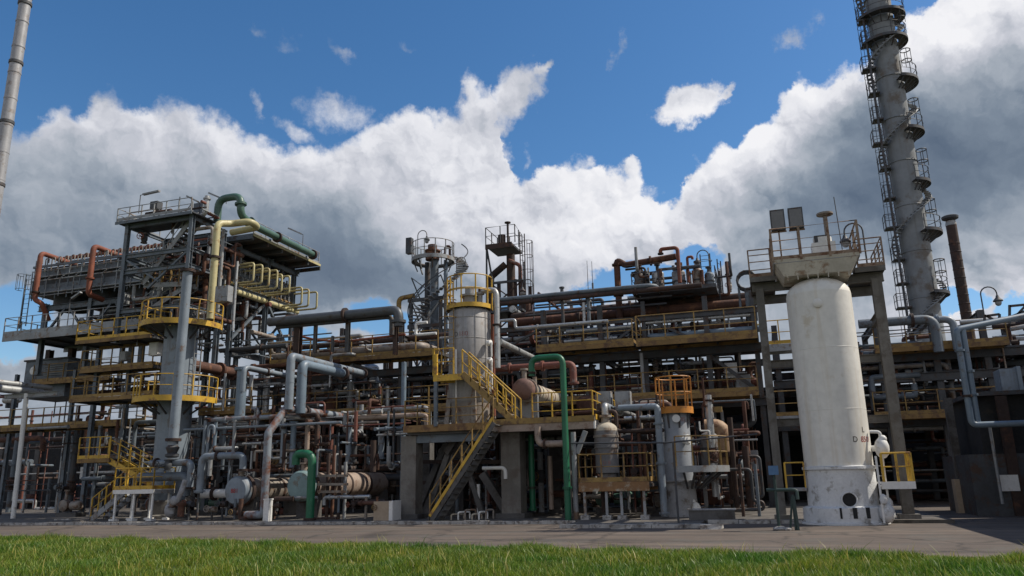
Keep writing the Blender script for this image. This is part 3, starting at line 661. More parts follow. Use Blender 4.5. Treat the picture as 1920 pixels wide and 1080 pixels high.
def rust_chimney():
    Y = 52.; b = A(1812,598,Y=Y); tp = A(1781,403,Y=Y); x = (b.x+tp.x)/2
    t = thing('rusty_chimney', 'slim rusty brown chimney with flat cap, right of the tall grey one', 'chimney'); r = 8.2/1433*53
    ob('shaft', MB().lathe((x,Y,0), [(r,0),(r,tp.z-.55)], 24), M['drust'], t)
    ob('cap', MB().lathe((x,Y,tp.z-.42), [(r*.5,0),(r*1.55,.16),(r*1.6,.3),(r*1.2,.36)], 24), M['steel'], t)
    ob('collar', MB().lathe((x,Y,tp.z-.62), [(r*1.04,-.1),(r*1.04,.05),(r*.9,.2)], 24), M['lsteel'], t)
    rm = MB().lathe((0,0,0), [(r+.004,0),(r+.02,.02),(r+.02,.05),(r+.004,.07)], 24).mesh('stiffening_ring', M['drust']); repeat('stiffening_ring', rm, [Vector((x,Y,2+.55*k)) for k in range(int((tp.z-3)/.55))], t)
rust_chimney()
def left_stack():
    Y = 105.; p = A(31,112,Y=Y); t = thing('tall_flue_stack', 'tall pale grey flue stack with dark bands rising out of view beside the clouds', 'chimney'); r = 12.4/1433*math.hypot(p.x,p.y)*.76
    m_ = mat('stack_grey', (.30,.30,.31), .5, .2, .16, (.20,.17,.15), .25, scale=.3, streak=(.2,.2,.2))
    z0, z1 = 0, A(55,-80,Y=Y).z; xx = p.x
    ob('shaft', MB().lathe((xx,Y,0), [(r*1.12,0),(r,p.z),(r*.97,z1)], 32), m_, t)
    for py in (12,118,226,340):
        z = A(30,py,Y=Y).z; ob('band', MB().lathe((xx,Y,z), [(r*1.0,-.4),(r*1.16,-.3),(r*1.16,.3),(r*1.0,.4)], 32), M['steel'], t)
    z = 20.; rg = MB()
    while z < z1: rg.lathe((xx,Y,z), [(r*1.06,0),(r*1.075,.2),(r*1.06,.4)], 32); z += 6.
    ob('weld_ring', rg, m_, t)
left_stack()
# ------------------------------------------------------------------ left: air-cooler tower, grey column, exchangers
def left_area():
    # --- steel tower that carries the air coolers
    xa, xc, y0, y1 = A(238,450,Y=31.6).x, A(357,455,Y=31.6).x, 31.6, 34.4
    xl, xr, yb = A(70,560,Y=35).x, -28.3, 41.6
    zt = A(300,412,Y=31.6).z; zd = A(140,615,Y=33.2).z
    zbank = A(150,560,Y=34.6).z
    cols = [(xa,y0,zd-1.5,zt,.22),(xc,y0,9.6,zt,.22),(xa,y1,zd,zt,.2),(xc-.2,y1,0,zt,.24)]
    for x in (xl+.6, xl+4.2, xl+8.4): cols += [(x,35.2,zd-2.2,zbank+.1,.26),(x,41.5,zd-2.2,zbank+.1,.26)]
    for y in (35.5, 38.6, 41.4): cols += [(xr-.1,y,3.0,zt-.5,.24),(xr-4.2,y,3.0,zt-.6,.24)]
    for px, py in ((182,700),(240,720)): p = A(px,py,Y=33.4); cols.append((p.x,p.y,0,zd,.22))
    for px in (20,130): p = A(px,800,Y=35.5); cols.append((p.x,35.5,0,zd-2.0,.2))
    B = []; K = []
    for z in (zt-.15, zt-1.9, zbank+.2, zd+.2): B += [((xa,y0,z),(xc,y0,z),.16,.22),((xa,y1,z),(xc,y1,z),.16,.22),((xa,y0,z),(xa,y1,z),.14,.2),((xc,y0,z),(xc,y1,z),.14,.2)]
    K += [((xa,y0,zt-2),(xa+2.4,y0+.05,zbank-.5),.09),((xc,y0,zt-1.9),(xc-2.6,y0+.06,zbank-.8),.1),((xa+.4,y1,zbank-1),(xc,y1,zd+.5),.12)]
    for y in (35.5,38.6,41.4):
        B += [((xr-4.4,y,zbank-.1),(xr+.3,y,zbank-.1),.2,.3),((xr-4.4,y,zt-.75),(xr+.3,y,zt-.75),.16,.24)]
        K += [((xr-.1,y,zbank-.2),(xr-2.4,y,zbank-2.6),.12),((xr-4.2,y,zbank-.2),(xr-2.2,y,zbank-2.6),.12)]
    B += [((xr,35.2,zbank-.15),(xr,41.7,zbank-.15),.2,.34),((xr,35.2,zt-.8),(xr,41.7,zt-.8),.18,.26),((xl,35.2,zbank-.2),(xa,35.2,zbank-.2),.2,.34),((xl,41.5,zbank-.2),(xa,41.5,zbank-.2),.2,.34)]
    for x in (xl+.6,xl+4.2): K += [((x,35.2,zd+.1),(x+1.6,35.2,zbank-.3),.12),((x+3.4,35.2,zd+.1),(x+1.9,35.2,zbank-.3),.12)]
    K += [((xr-.1,35.5,zd-1),(xr-.1,38.6,zbank-.4),.14),((xr-.1,41.4,zd-1),(xr-.1,38.8,zbank-.4),.14)]
    tw = frame('air_cooler_tower', 'dark steel tower with open stair bay carrying the fin-fan coolers on the left', 'steel tower', cols, B, K, 'bsteel')
    # top deck of the stair bay
    p = ob('top_deck', MB().box(xa-.5,y0-.4,zt,xc+.3,y1-1.2,zt+.05), M['steel'], tw, False)
    ob('edge_beam', MB().box(xa-.5,y0-.45,zt-.1,xc+.3,y0-.41,zt+.06), M['bsteel'], p, False)
    straight_rail(p, [(xc+.2,y0-.38,zt+.1),(xa-.45,y0-.38,zt+.1),(xa-.45,y1,zt+.1)], 'lsteel', h=.75, gap=.9, mid=(.38,))
    for i,(z0,z1,xa_,xb_) in enumerate(((zt-3.4,zt,xa+.9,xc-.5),(zbank-.6,zt-3.4,xc-.6,xa+.8),(zd+.2,zbank-.6,xa+.7,xc-.7))):
        s = stair(('open steel stair flight below the top deck of the cooler tower','middle zigzag stair flight inside the cooler tower','lowest zigzag stair flight inside the cooler tower, ending at the grey deck')[i], (xa_,y0+.5+i*.2,z0), (xb_,y0+.5+i*.2,z1), .7, 'lsteel', ('lsteel','dyellow','lsteel')[i], 'steel', Vector((0,1,0)), 'flights of the cooler tower stair')
    # --- fin-fan air coolers
    def cooler(label, bx, hdr_face, name='air_cooler'):
        x0,y0_,z0,x1,y1_,z1 = bx; t = thing(name, label, 'air cooler', 'fin-fan air coolers')
        ob('casing', MB().box(x0,y0_+.3,z0+.5,x1-.3 if hdr_face=='r' else x1,y1_,z1-.2), M['steel'], t, False)
        mb = MB(); st = MB(); noz = MB()
        if hdr_face == 'f':
            mb.box(x0,y0_+.1,z1-.85,x1,y0_+.299,z1-.42); mb.box(x0,y0_+.1,z0+.75,x1,y0_+.299,z0+1.1)
            x = x0+.15
            while x < x1: st.bar((x,y0_-.03,z0+.1),(x,y0_-.03,z1+.25),.05); x += .93
            hp = MB()
            for dz,rr_ in ((.34,.03),(.52,.045),(1.32,.04),(1.55,.03),(1.95,.035)): hp.tube([(x0,y0_-.1,z0+dz),(x1,y0_-.1,z0+dz)],rr_,6)
            x = x0+.2
            while x < x1-.4:
                hp.tube(fillet([(x,y0_-.14,z0+.2),(x,y0_-.14,z0+1.3),(x+.2,y0_-.14,z0+1.45),(x+.2,y0_+.1,z0+1.6)],.1,3),.025,6); x += 1.1
            ob('front_piping', hp, M['lsteel'], t)
            x = x0+.3; spots = []
            while x < x1-.3:
                spots.append(Vector((x,y0_,z1))); x += .52
            repeat('nozzle', MB().tube(fillet([(0,.05,-.5),(0,.05,.34),(.26,.05,.34),(.26,.05,.02)],.12,3),.035,6).mesh('nozzle', M['cladold']), spots, t)
            ob('frame_rail', MB().bar((x0,y0_-.05,z1-.2),(x1,y0_-.05,z1-.2),.1,.14).bar((x0,y0_-.05,z0+.62),(x1,y0_-.05,z0+.62),.1,.2), M['bsteel'], t, False)
        else:
            mb.box(x1-.29,y0_,z1-.75,x1,y1_,z1-.3); mb.box(x1-.29,y0_,z0+.75,x1,y1_,z0+1.2)
            y = y0_+.15
            while y < y1_: st.bar((x1+.03,y,z0+.3),(x1+.03,y,z1-.1),.07); y += .95
            y = y0_+.3
            while y < y1_-.3:
                noz.tube(fillet([(x1-.1,y,z0+.9),(x1+.3,y,z0+.9),(x1+.3,y,z0+.35)],.1,3),.035,6); noz.tube(fillet([(x1-.1,y+.2,z1-.5),(x1+.25,y+.2,z1-.5),(x1+.25,y+.2,z1-.95)],.1,3),.03,6); y += .42
            for zz in (z0+.6,z0+.95,z0+1.3,z0+1.65):
                y = y0_+.1
                while y < y1_: noz.cyl((x1-.02,y,zz),(x1+.12,y,zz),.05,n=6); y += .3
        ob('header_box', mb, M['bsteel'], t, False); ob('stiffener', st, M['bsteel'], t, False); 
        if noz.v: ob('nozzles', noz, M['lsteel'], t)['kind'] = 'stuff'
        k = int((x1-x0)/2.4)
        for i in range(max(1,k)):
            cx = x0+(i+.5)*(x1-x0)/max(1,k); cy = (y0_+y1_)/2
            for yy in (cy-(y1_-y0_)/4, cy+(y1_-y0_)/4):
                f = ob('fan_ring', MB().ring((cx,yy,z0),1.0,1.06,-.25,.5), M['steel'], t); fb = MB()
                for q in range(4): a = q*math.pi/2+.3; fb.bar((cx,yy,z0+.1),(cx+.95*math.cos(a),yy+.95*math.sin(a),z0+.14),.22,.02)
                fb.cyl((cx,yy,z0-.3),(cx,yy,z0+.2),.16); ob('fan', fb, M['lsteel'], f)
        return t
    zT = A(72,496,Y=34.6).z
    cooler('long dark air cooler with rusty red pipes standing in front of it', (xl-.1,34.6,zbank+.1,xa+1.2,41.8,zT), 'f')
    cooler('air cooler under the sheltering roof with rows of pale yellow header pipes', (xr-6,35.2,zbank-.2,xr-.4,41.7,zbank+1.75), 'r')
    roof = thing('cooler_roof', 'dark roof deck above the air coolers, edged with yellow strip and white rail', 'roof deck')
    zr = zt-.32; xe = A(450,378,Y=33.2).x-.3
    ob('deck', MB().box(xr-3.4,34.9,zr,xe,41.9,zr+.08), M['steel'], roof, False); ob('edge_strip', MB().box(xe+.003,34.9,zr-.04,xe+.05,41.9,zr+.10), M['pyellow'], roof, False)
    ob('edge_beam', MB().box(xr-4.4,34.84,zr-.2,xe,34.895,zr+.1), M['bsteel'], roof, False)
    mb = MB(); y = 35.
    while y < 42: mb.bar((xr-4.3,y,zr-.14),(xe-.05,y,zr-.14),.1,.24); y += 1.4
    ob('joists', mb, M['steel'], roof, False)
    straight_rail(roof, [(xe-.05,35.,zr+.1),(xe-.05,41.8,zr+.1)], 'lsteel', h=.8, gap=1.2, mid=(.4,))
    # --- pale yellow header loops: goalposts off the right face
    spots = [(35.3,1.75),(35.8,1.95),(36.6,1.85),(37.1,2.05),(38.0,1.75),(38.5,1.95),(40.0,2.0),(40.6,2.1),(41.4,2.2)]
    zu, zl = zbank+1.15, zbank+.05
    for i, (y, out) in enumerate(spots):
        d = -.35*(i>=6); o_ = out-.35 if i < 6 else out-.5
        pts = [Vector((xr-.5,y,zu+d)),Vector((xr+o_,y,zu+d)),Vector((xr+o_,y,zl+d)),Vector((xr-.5,y,zl+d))]
        pipe(('nearest','second','third','fourth','fifth','sixth','seventh','eighth','farthest')[i]+' pale yellow pipe loop from the corner along the roofed cooler face', 'pyellow', .062, pts, 'pipe_loop', 'pipe', 'pale yellow cooler pipe loops', bend=.18, fl=(.04,.97))
    hb = pipe('pale yellow header beam pipe below the row of yellow loops', 'pyellow', .16, [Vector((xr-.05,34.6,zbank-.3)),Vector((xr-.05,41.9,zbank-.3))], 'header_pipe')
    mb = MB(); y = 35.3
    while y < 41.8: mb.cyl((xr-.05,y,zbank-.3),(xr-.05,y,zbank+.2),.035,n=6); y += .35
    ob('riser_stubs', mb, M['dyellow'], hb)
    pipe('thinner yellow header pipe just under the yellow header beam', 'dyellow', .08, [Vector((xr-.2,35.0,zbank+.2)),Vector((xr-.2,41.9,zbank+.2))], 'header_pipe')
    # --- green gooseneck header on the roof
    yg = 33.7; xg = xr+.1; p0 = A(413,408,Y=yg); zg = A(440,470,Y=35.).z
    g0 = A(407,415,Y=33.2); g1 = A(407,374,Y=33.2); x_ = g0.x
    ptop = A(452,378,Y=33.2)
    pts = [g0, Vector((x_,33.2,g1.z)), Vector((ptop.x,33.2,g1.z)), Vector((ptop.x,33.2,zt+.28)), Vector((ptop.x,34.6,zt+.05)), Vector((ptop.x,40.5,zt-.0))]
    o = pipe('thick dark green pipe with gooseneck running along the roof edge', 'dgreen', .205, pts, 'gooseneck_pipe', 'pipe', bend=.55, fl=(.27,.40,.64,.995))
    # --- yellow riser beside the green one, with its double loop on top
    yr_ = 30.9; b = A(394,598,Y=yr_); tz = A(400,420,Y=yr_).z
    pts = [b, Vector((b.x,yr_,tz)), Vector((b.x+.15,yr_+.9,tz+.25)), Vector((b.x+1.1,yr_+1.2,tz+.35)), Vector((b.x+1.1,yr_+1.9,tz+.25)), Vector((b.x-.7,yr_+2.0,tz+.2))]
    pipe('thick yellow riser pipe looping over at the cooler tower corner', 'pyellow', .18, pts, 'riser_pipe', bend=.4, fl=(.35,))
    w_ = A(408,585,Y=31.6); pipe('slim pale pipe standing against the thick yellow riser', 'lsteel', .09, path(w_, ('z',430)), 'riser_pipe')
    q = A(420,552,Y=30.6); one('junction_box', MB().cbox(q,.75,.4,.8).cbox(q+Vector((.2,-.21,.1)),.28,.03,.5), M['lsteel'], 'grey junction box with white door beside the yellow riser', 'junction box', smooth=False)
    # --- rusty red inverted-U pipes in front of the long cooler
    for i,(px,pyt,pyb,pxe,rr) in enumerate(((65,474,562,128,.15),(166,461,545,228,.16))):
        s = A(px,pyb,Y=33.9); top = path(s, ('z',pyt))[-1]; e1 = Vector((top.x,36.4,top.z-.1)); e2 = along(Vector((top.x,36.4,top.z-.1)),'x',px=pxe+40)
        pts = [Vector((s.x+.5,34.6,s.z-1.2)), Vector((s.x+.5,34.0,s.z-.25)), s, top, e1] if i == 0 else [Vector((s.x+.1,34.9,s.z-.35)), s+Vector((0,0,-.2)), top, e1]
        pipe(('rusty red inverted-U pipe at the outer end of the long cooler','rusty red inverted-U pipe halfway along the long cooler')[i], 'red', rr, pts, 'return_pipe', bend=.3, fl=(.3,))
    for dz, m_, r_, lab in ((.25,'red',.12,'red'),(-.05,'steel',.09,'dark')):
        pipe(f'{lab} header pipe along the top edge of the long cooler', m_, r_, [Vector((xl-.2,36.2,zT+dz+.55)), Vector((xa+2.,36.2,zT+dz+.55))], 'header_pipe')
    # --- grey deck under the long cooler with pale rails
    t = walkway('grey railed deck under the long cooler, cantilevered to the far left', A(6,626,Y=33.2).x, xa+.4, 33.2, 37.5, zd, 'lsteel', 'fl', gap=1.1, edge='lsteel', deckm='steel', beam=.4, h=1.0, cat='platform', name='cooler_deck')
    # lamps on top of the tower
    def strip_lamp(px0, py0, pyt, pxe, pye, Y, label):
        b = A(px0,py0,Y=Y); tp = path(b, ('z',pyt))[-1]; e = A(pxe,pye,Y=Y); t = thing('strip_lamp', label, 'lamp', 'strip lamps on the cooler tower')
        ob('pole', MB().tube([b,tp,tp+(e-tp)*.15],.025,6), M['steel'], t); ob('lamp_housing', MB().bar(tp+(e-tp)*.15, e, .16, .09), M['lsteel'], t, False)
    strip_lamp(260,400,366,299,358,32,'strip lamp over the left end of the tower top, tilted up to the right')
    strip_lamp(373,402,380,351,368,32,'strip lamp above the middle of the tower top, tilted up to the left')
    strip_lamp(424,382,376,392,362,34.5,'strip lamp beside the green gooseneck pipe')
    strip_lamp(567,468,440,541,428,41,'strip lamp at the far end of the green roof pipe')
    strip_lamp(126,610,562,152,548,33,'strip lamp low in front of the long cooler')
    q = A(293,386,Y=32); one('siren_box', MB().cbox(q,.5,.4,.42).bar(q+Vector((.2,0,-.2)),q+Vector((.3,0,-.9)),.07), M['steel'], 'dark siren box on the tower top by the left strip lamp', 'siren', smooth=False)
    # --- grey process column with its yellow ring platforms
    base = A(312,960,Y=31.0); c = Vector((base.x,31.0,0)); r = .80
    t = thing('grey_column', 'grey cylindrical column on the left with two yellow ring platforms', 'process column')
    z2 = A(330,597,Y=29.2).z; z1 = A(330,742,Y=29.2).z
    ob('shell', MB().lathe(c, [(r,.5),(r,z2-.06),(r*.5,z2-.02)], 48), M['blue'], t); ob('base', MB().lathe(c,[(1.1,0),(1.1,.25),(.85,.3),(.85,.9),(.8,.95)],40), M['concrete'], t)
    sr = MB()
    for z in (2.2,4.1,6.2,8.0): sr.lathe(c,[(r+.002,z),(r+.008,z+.015),(r+.002,z+.03)],48)
    ob('seam_ring', sr, M['blue'], t)
    ring_platform(t, c, r, 1.95, z2, 'yellow', 150, 385, h=1.1, posts=9, deckm='steel')
    ring_platform(t, c, r, 1.95, z1, 'yellow', 150, 385, h=1.1, posts=9, deckm='steel')
    ladder(t, c+Vector((1.0,.1,0)), z1, z2+.9, 'lsteel', (1,-.2), .4)
    # tall grey pipe in front of the column
    s = A(352,508,Y=29.0); pts = path(s, ('z',835))
    o = pipe('tall thick grey pipe standing in front of the ringed grey column', 'grey', .225, pts, 'riser_pipe', fl=(.0,.97)); 
    e = pts[-1]; mb = MB(); mb.lathe(e+Vector((0,0,-.55)),[(.2,0),(.3,.05),(.3,.15),(.2,.2),(.3,.45),(.2,.55)],16); ob('valve_body', mb, M['steel'], o); wheel_valve(o, e+Vector((-.1,-.1,-.9)), 'z', .12, (-.3,-1,0), 'steel', 'steel')
    # --- yellow platforms on the left
    def plat(label, p0, p1, Y, dep, m='yellow', sides='flr', gap=1.0, beam=.17, h=1.05, edge='oyellow', deckm='steel', Z=None):
        a, b = A(*p0,Y=Y), A(*p1,Y=Y); z = Z if Z is not None else (a.z+b.z)/2
        return walkway(label, a.x, b.x, Y, Y+dep, z, m, sides, gap=gap, beam=beam, h=h, edge=edge, deckm=deckm, name='platform', cat='platform'), a.x, b.x, z
    plat('yellow railed platform just left of the upper ring platform', (142,637), (283,630), 31.4, 1.6, gap=.85)
    plat('yellow railed platform left of the lower ring platform', (130,746), (292,741), 30.4, 2.0, 'dyellow', gap=.9)
    plat('long dull yellow walkway low behind the leaning white post', (-40,806), (272,790), 33.6, 1.4, 'dyellow', 'f', gap=1.2)
    plat('higher dull yellow walkway behind the left platforms', (60,716), (205,708), 35.5, 1.2, 'dyellow', 'f', gap=1.2)
    plat('small yellow platform at the head of the left stair', (145,862), (205,860), 30.2, 1.3, 'yellow', 'f', gap=.7)
    plat('short yellow platform high under the cooler deck rails', (150,692), (286,686), 32.6, 1.0, 'dyellow', gap=.7)
    plat('yellow platform right of the grey column, below its upper ring', (372,772), (470,768), 31.8, .9, 'dyellow', 'f', gap=.7)
    _, x0, x1, zz = plat('low platform on white posts with yellow rails by the road', (212,921), (288,917), 28.6, 1.3, 'yellow', 'flr', gap=.8, beam=.16, h=.95, edge='white', deckm='lsteel')
    t = thing('platform_post_set', 'four white posts carrying the low railed platform near the road', 'support posts')
    for x in (x0+.1,x1-.1,(x0+x1)/2):
        for y in (28.7,29.7): q = ob('post', MB().bar((x,y,.05),(x,y,zz-.14),.075), M['white'], t, False); ob('footing', MB().cbox((x,y,.12),.3,.3,.14), M['white'], q, False)
    s0 = A(172,978,Y=29.4); s1 = A(232,900,Y=29.4)
    stair('pale stair from the ground up to the left yellow platform', Vector((s0.x,29.3,.1)), Vector((x0+.1,29.3,zz)), .8, 'lsteel', 'yellow', 'steel', Vector((0,1,0)))
    s2 = A(205,862,Y=30.4); stair('yellow stair flight climbing from the low platform to the small one', Vector((x0+1.1,30.3,zz)), Vector((s2.x,30.3,s2.z)), .7, 'yellow', 'yellow', 'dyellow', Vector((0,1,0)))
    # leaning white post and the big pale pipes at the frame edge
    p = A(24,975,Y=31.6); top = A(50,738,Y=31.6)
    t = thing('pipe_support', 'white leaning post carrying the big pale pipes on the far left', 'pipe support')
    ob('post', MB().cyl((p.x,31.6,0),(top.x,31.6,top.z),.12,n=14), M['white'], t); ob('cross_arm', MB().ibeam((top.x-1.6,31.6,top.z-.1),(top.x+2.2,31.6,top.z-.1),.18,.25), M['lsteel'], t, False)
    e = A(78,737,Y=33.0); pipe('big silver lagged pipe pointing into the plant on the far left', 'silver', .21, [Vector((e.x,33.,e.z)), Vector((e.x,22.,e.z))], 'lagged_pipe', clad=.9)
    e = A(74,728,Y=33.0); pipe('second silver lagged pipe above and behind the first on the far left', 'silver', .16, [Vector((e.x-.3,34.,e.z+.12)), Vector((e.x-.3,22.,e.z+.12))], 'lagged_pipe', clad=1.1)
    pipe('pale pipe along the low left walkway edge', 'lsteel', .07, path(A(55,804,Y=32.5), ('x',128)), 'pipe', fl=(.0,.99))
    # equipment on the deck at the far left
    q0 = A(45,712,Y=36.); q1 = A(128,672,Y=36.)
    t = thing('equipment_cabin', 'dark grey cabin with louvres behind the left yellow walkways', 'equipment cabin')
    ob('body', MB().box(q0.x,36,q0.z-1.2,q1.x,38.5,q1.z), M['bsteel'], t, False)
    mb = MB(); z = q1.z-.95
    while z < q1.z-.2: mb.bar((q0.x+1.6,35.97,z),(q1.x-.2,35.97,z),.05,.05); z += .13
    ob('louvres', mb, M['lsteel'], t, False); ob('roof_cap', MB().box(q0.x-.1,35.9,q1.z+.002,q1.x+.1,38.6,q1.z+.1), M['steel'], t, False); ob('gauge', MB().lathe((q0.x+.7,35.99,q1.z-.6),[(.22,0),(.26,.04),(.2,.06)],16,d=Vector((0,-1,0))), M['white'], t)
    for i,(px,py) in enumerate(((90,690),(132,690))):
        q = A(px,py,Y=36.5); one('dark_red_leg', MB().ibeam((q.x,36.5,q.z-1.),(q.x,36.5,zd-.4),.34), M['drust'], ('dark red leg under the cooler deck, left of its twin','dark red leg under the cooler deck, right of its twin')[i], 'support leg', 'dark red legs under the cooler deck', False)
    for i,(px,py,w_,h_) in enumerate(((232,560,.5,.6),(292,655,.6,.7),(235,668,.45,.5),(352,632,.5,.45),(290,628,.55,.5))):
        q = A(px,py,Y=32.6); one('control_box', MB().cbox(q,w_,.35,h_).cbox(q+Vector((0,-.19,0)),w_*.8,.04,h_*.8), M['lsteel' if i != 1 else 'white'], ('small grey control box by the tower stair','white control box left of the grey column','grey control box behind the left platform rails','grey control box right of the grey column under its upper ring','grey control box tucked under the upper ring platform')[i], 'control box', 'control boxes on the cooler tower', False)
    return c
left_area()

def exchangers():
    # horizontal shell-and-tube exchangers, heads to the road
    def exch(label, px, py, r, Y, pxe, head_m, shell_m, bands, txt=None):
        h = A(px,py,Y=Y); t = thing('heat_exchanger', label, 'heat exchanger', 'horizontal heat exchangers by the road'); e = along(h,'y',px=pxe)
        L = e.y-h.y; d = Vector((0,1,0))
        ob('shell', MB().lathe(h,[(r*.86,.55),(r*.86,L)],32,'y'), M[shell_m], t)
        hd = ob('head', MB().lathe(h,[(r*.55,-.10),(r*.86,-.07),(r*.95,0),(r,.06)]+[(r,.55)],32,'y'), M[head_m], t)
        ob('channel_flange', MB().lathe(h,[(r*1.1,.3),(r*1.1,.38)],32,'y').lathe(h,[(r*1.1,.40),(r*1.1,.48)],32,'y'), M['drust'], t)
        bb = MB(); mb = MB()
        for k in range(bands):
            y = .55+(L-.6)*(k+.6)/bands; bb.lathe(h,[(r*.88,y),(r*.905,y+.02),(r*.905,y+.14),(r*.88,y+.16)],32,'y')
        ob('saddle_band', bb, M['drust'], t)
        for y in (.8, L*.72): ob('saddle', MB().box(h.x-r*.8,h.y+y-.18,.08,h.x+r*.8,h.y+y+.18,h.z-r*.45), M['dconcrete'], t, False)
        mb = MB(); mb.cyl(h+Vector((0,.3,r*.8)),h+Vector((0,.3,r*1.5)),.14,n=12); mb.cyl(h+Vector((0,.3,r*1.4)),h+Vector((0,.3,r*1.5)),.22,n=12); ob('nozzle', mb, M[shell_m], t)
        if txt:
            vs, fs = text_mesh(txt,.26); ob('lettering', MB().add([(h.x+v.x,h.y-.125,h.z-.09+v.y) for v in vs], fs), MATS['red_lettering'], t, False)
        return h
    exch('nearer blue-headed heat exchanger with cream and rust banded shell', 443,920,.62,28.9,590,'blue','cladold',4,'881')
    exch('heat exchanger with pale blue-green head and long pinkish shell with dark bands', 562,911,.66,29.6,752,'tealhead','pinkshell',5)
    # small white drum left of the first head
    a = A(378,926,Y=29.9); pipe('short white drum pipe with red band left of the blue exchanger head', 'white', .2, [a, along(a,'x',px=428)], 'drum_pipe', fl=(.5,))
    Y = 28.9
    pts = path(A(374,925,Y=Y), ('z',856), ('x',457), ('z',884)); o = pipe('blue-grey inverted-U pipe standing left above the blue exchanger head', 'grey', .155, pts, 'inverted_pipe', bend=.3, fl=(.02,.55,.985))
    pts = path(A(283,869,Y=29.2), ('x',359), ('z',918)); pipe('blue-grey elbow pipe turning down beside the white drum', 'grey', .155, pts, 'elbow_pipe', bend=.3, fl=(.1,.98))
    pts = path(A(255,893,Y=29.5), ('x',345), ('ypy',893)); pipe('dark grey thick pipe lying low at the foot of the grey column', 'bsteel', .2, path(A(262,895,Y=29.3),('x',352),('z',930)), 'low_pipe', bend=.35)
    # goalpost pipes
    s = A(541,768,Y=29.2); pipe('thick pale grey goalpost pipe running back from its elbow, left one of two', 'grey', .185, path(s,('z',668),('y',682)), 'goalpost_pipe', bend=.2, fl=(.985,), clad=1.2)
    s = A(563,775,Y=29.9); pipe('blue-grey goalpost pipe running back, right one of two', 'bluepipe', .22, path(s,('z',683),('y',645)), 'goalpost_pipe', bend=.28, fl=(.98,))
    # diagonal pipe with white elbow
    e = A(536,766,Y=29.2); b = A(503,812,Y=28.4); 
    pts = [A(455,970,Y=28.6), A(488,968,Y=28.4), b, e, along(e,'y',px=752)]
    pts[1] = Vector((b.x,b.y,A(490,965,Y=28.4).z)); pts[0] = pts[1]+Vector((-1.0,.2,-.02))
    pipe('grey pipe that rises from the ground, slants and runs back with a rusty stretch', 'rustgrey', .165, pts, 'slanted_pipe', bend=.25, fl=(.42,), clad=1.5)
    pipe('silver lagged pipe alongside the slanted grey pipe top', 'silver', .1, path(A(525,779,Y=29.0),('y',770)), 'lagged_pipe', clad=1.0)
    pipe('rusty brown pipe under the silver lagged ones', 'rust', .09, path(A(575,790,Y=30),('y',755)), 'pipe')
    a = A(668,784,Y=31.5); pipe('pinkish pipe sagging across to a downturn near the concrete table', 'pinkshell', .12, path(a,('x',800),('z',800)), 'pipe', bend=.25, fl=(.02,))
    # verticals between
    for i,(px,y0,y1,Y,r,m,lab) in enumerate(((386,785,862,29.6,.075,'grey','grey stub riser left of the inverted-U pipe'),(406,778,852,29.9,.085,'bluepipe','blue-grey riser behind the inverted-U pipe'),(441,788,852,29.7,.075,'lsteel','pale riser above the inverted-U pipe'),(431,862,968,29.2,.05,'grey','thin grey post before the blue exchanger head'),(455,690,785,30.6,.24,'bluepipe','short thick blue-grey drum pipe hanging by the rusty pipe'),(533,792,872,30.2,.12,'grey','grey riser under the goalpost pipes'),(551,790,880,30.4,.13,'bluepipe','blue-grey riser under the goalpost pipes'),(578,780,878,30.6,.11,'pinkshell','brownish riser above the green hook pipe'),(655,795,870,31,.13,'grey','grey riser left of the dark opening'),(716,815,860,32,.12,'grey','grey riser in front of the dark opening'),(423,700,770,30.2,.05,'lsteel','thin pale pipe below the rusty pipe'))):
        pipe(lab, m, r, path(A(px,y0,Y=Y),('z',y1)), 'riser_pipe', fl=(.02,.98) if r > .06 else ())
    pipe('grey and rust pipe crossing over the risers', 'rustgrey', .1, path(A(385,788,Y=29.8),('x',520)), 'cross_pipe', fl=(.3,.75))
    pipe('thin grey pipe crossing below the grey and rust one', 'grey', .06, path(A(345,806,Y=29.9),('x',640)), 'cross_pipe')
    pipe('elbow pipe with white upper bend joining the rusty pipe on the left', 'grey', .12, path(A(455,735,Y=29.6),('z',688),('y',560)), 'elbow_pipe', bend=.3, fl=(.5,))
    o = pipe('small grey hook pipe with loop end by the risers', 'grey', .06, fillet(path(A(388,850,Y=29.4),('z',798),('x',402),('z',815)),.15), 'hook_pipe')
    # green hook pipe, rusty pipe bundle
    Y = 28.4; pts = path(A(572,872,Y=Y+.7),('z',852),('x',603),('z',974)); pts = [Vector((p.x,Y,p.z)) for p in pts]
    pipe('bright green hook-shaped pipe standing before the exchanger head', 'green', .17, pts, 'hook_pipe', bend=.42, fl=(.985,))
    b_ = thing('rusty_pipe_stand', 'rusty stand of close vertical pipes between green hook pipe and pinkish shell', 'pipe stand')
    for k, px in enumerate((612,622,634,645)):
        q = A(px,974,Y=29.2+.25*(k%2)); ob('stand_pipe', MB().cyl((q.x,q.y,0.1),(q.x,q.y,A(px,(850,835,845,866)[k],Y=29.4).z),.075,n=10), M[('drust','rust','drust','lsteel')[k]], b_)
    for py in (892,908,922): q0 = A(596,py,Y=28.95); q1 = A(652,py,Y=28.95); ob('cross_bar', MB().bar(q0,q1,.1), M['cladold'], b_)
    v = MB()
    t = thing('white_bollard', 'short white square bollard standing at the kerb', 'bollard'); q = A(500,980,Y=28.0); ob('post', MB().box(q.x-.13,27.9,.1,q.x+.13,28.16,.95), M['white'], t, False); ob('cap', MB().box(q.x-.15,27.88,.952,q.x+.15,28.18,1.0), M['white'], t, False)
    q = A(700,978,Y=28.2); q1 = A(737,940,Y=28.2); t = thing('service_cabinet', 'tan service cabinet with white side standing at the kerb', 'cabinet')
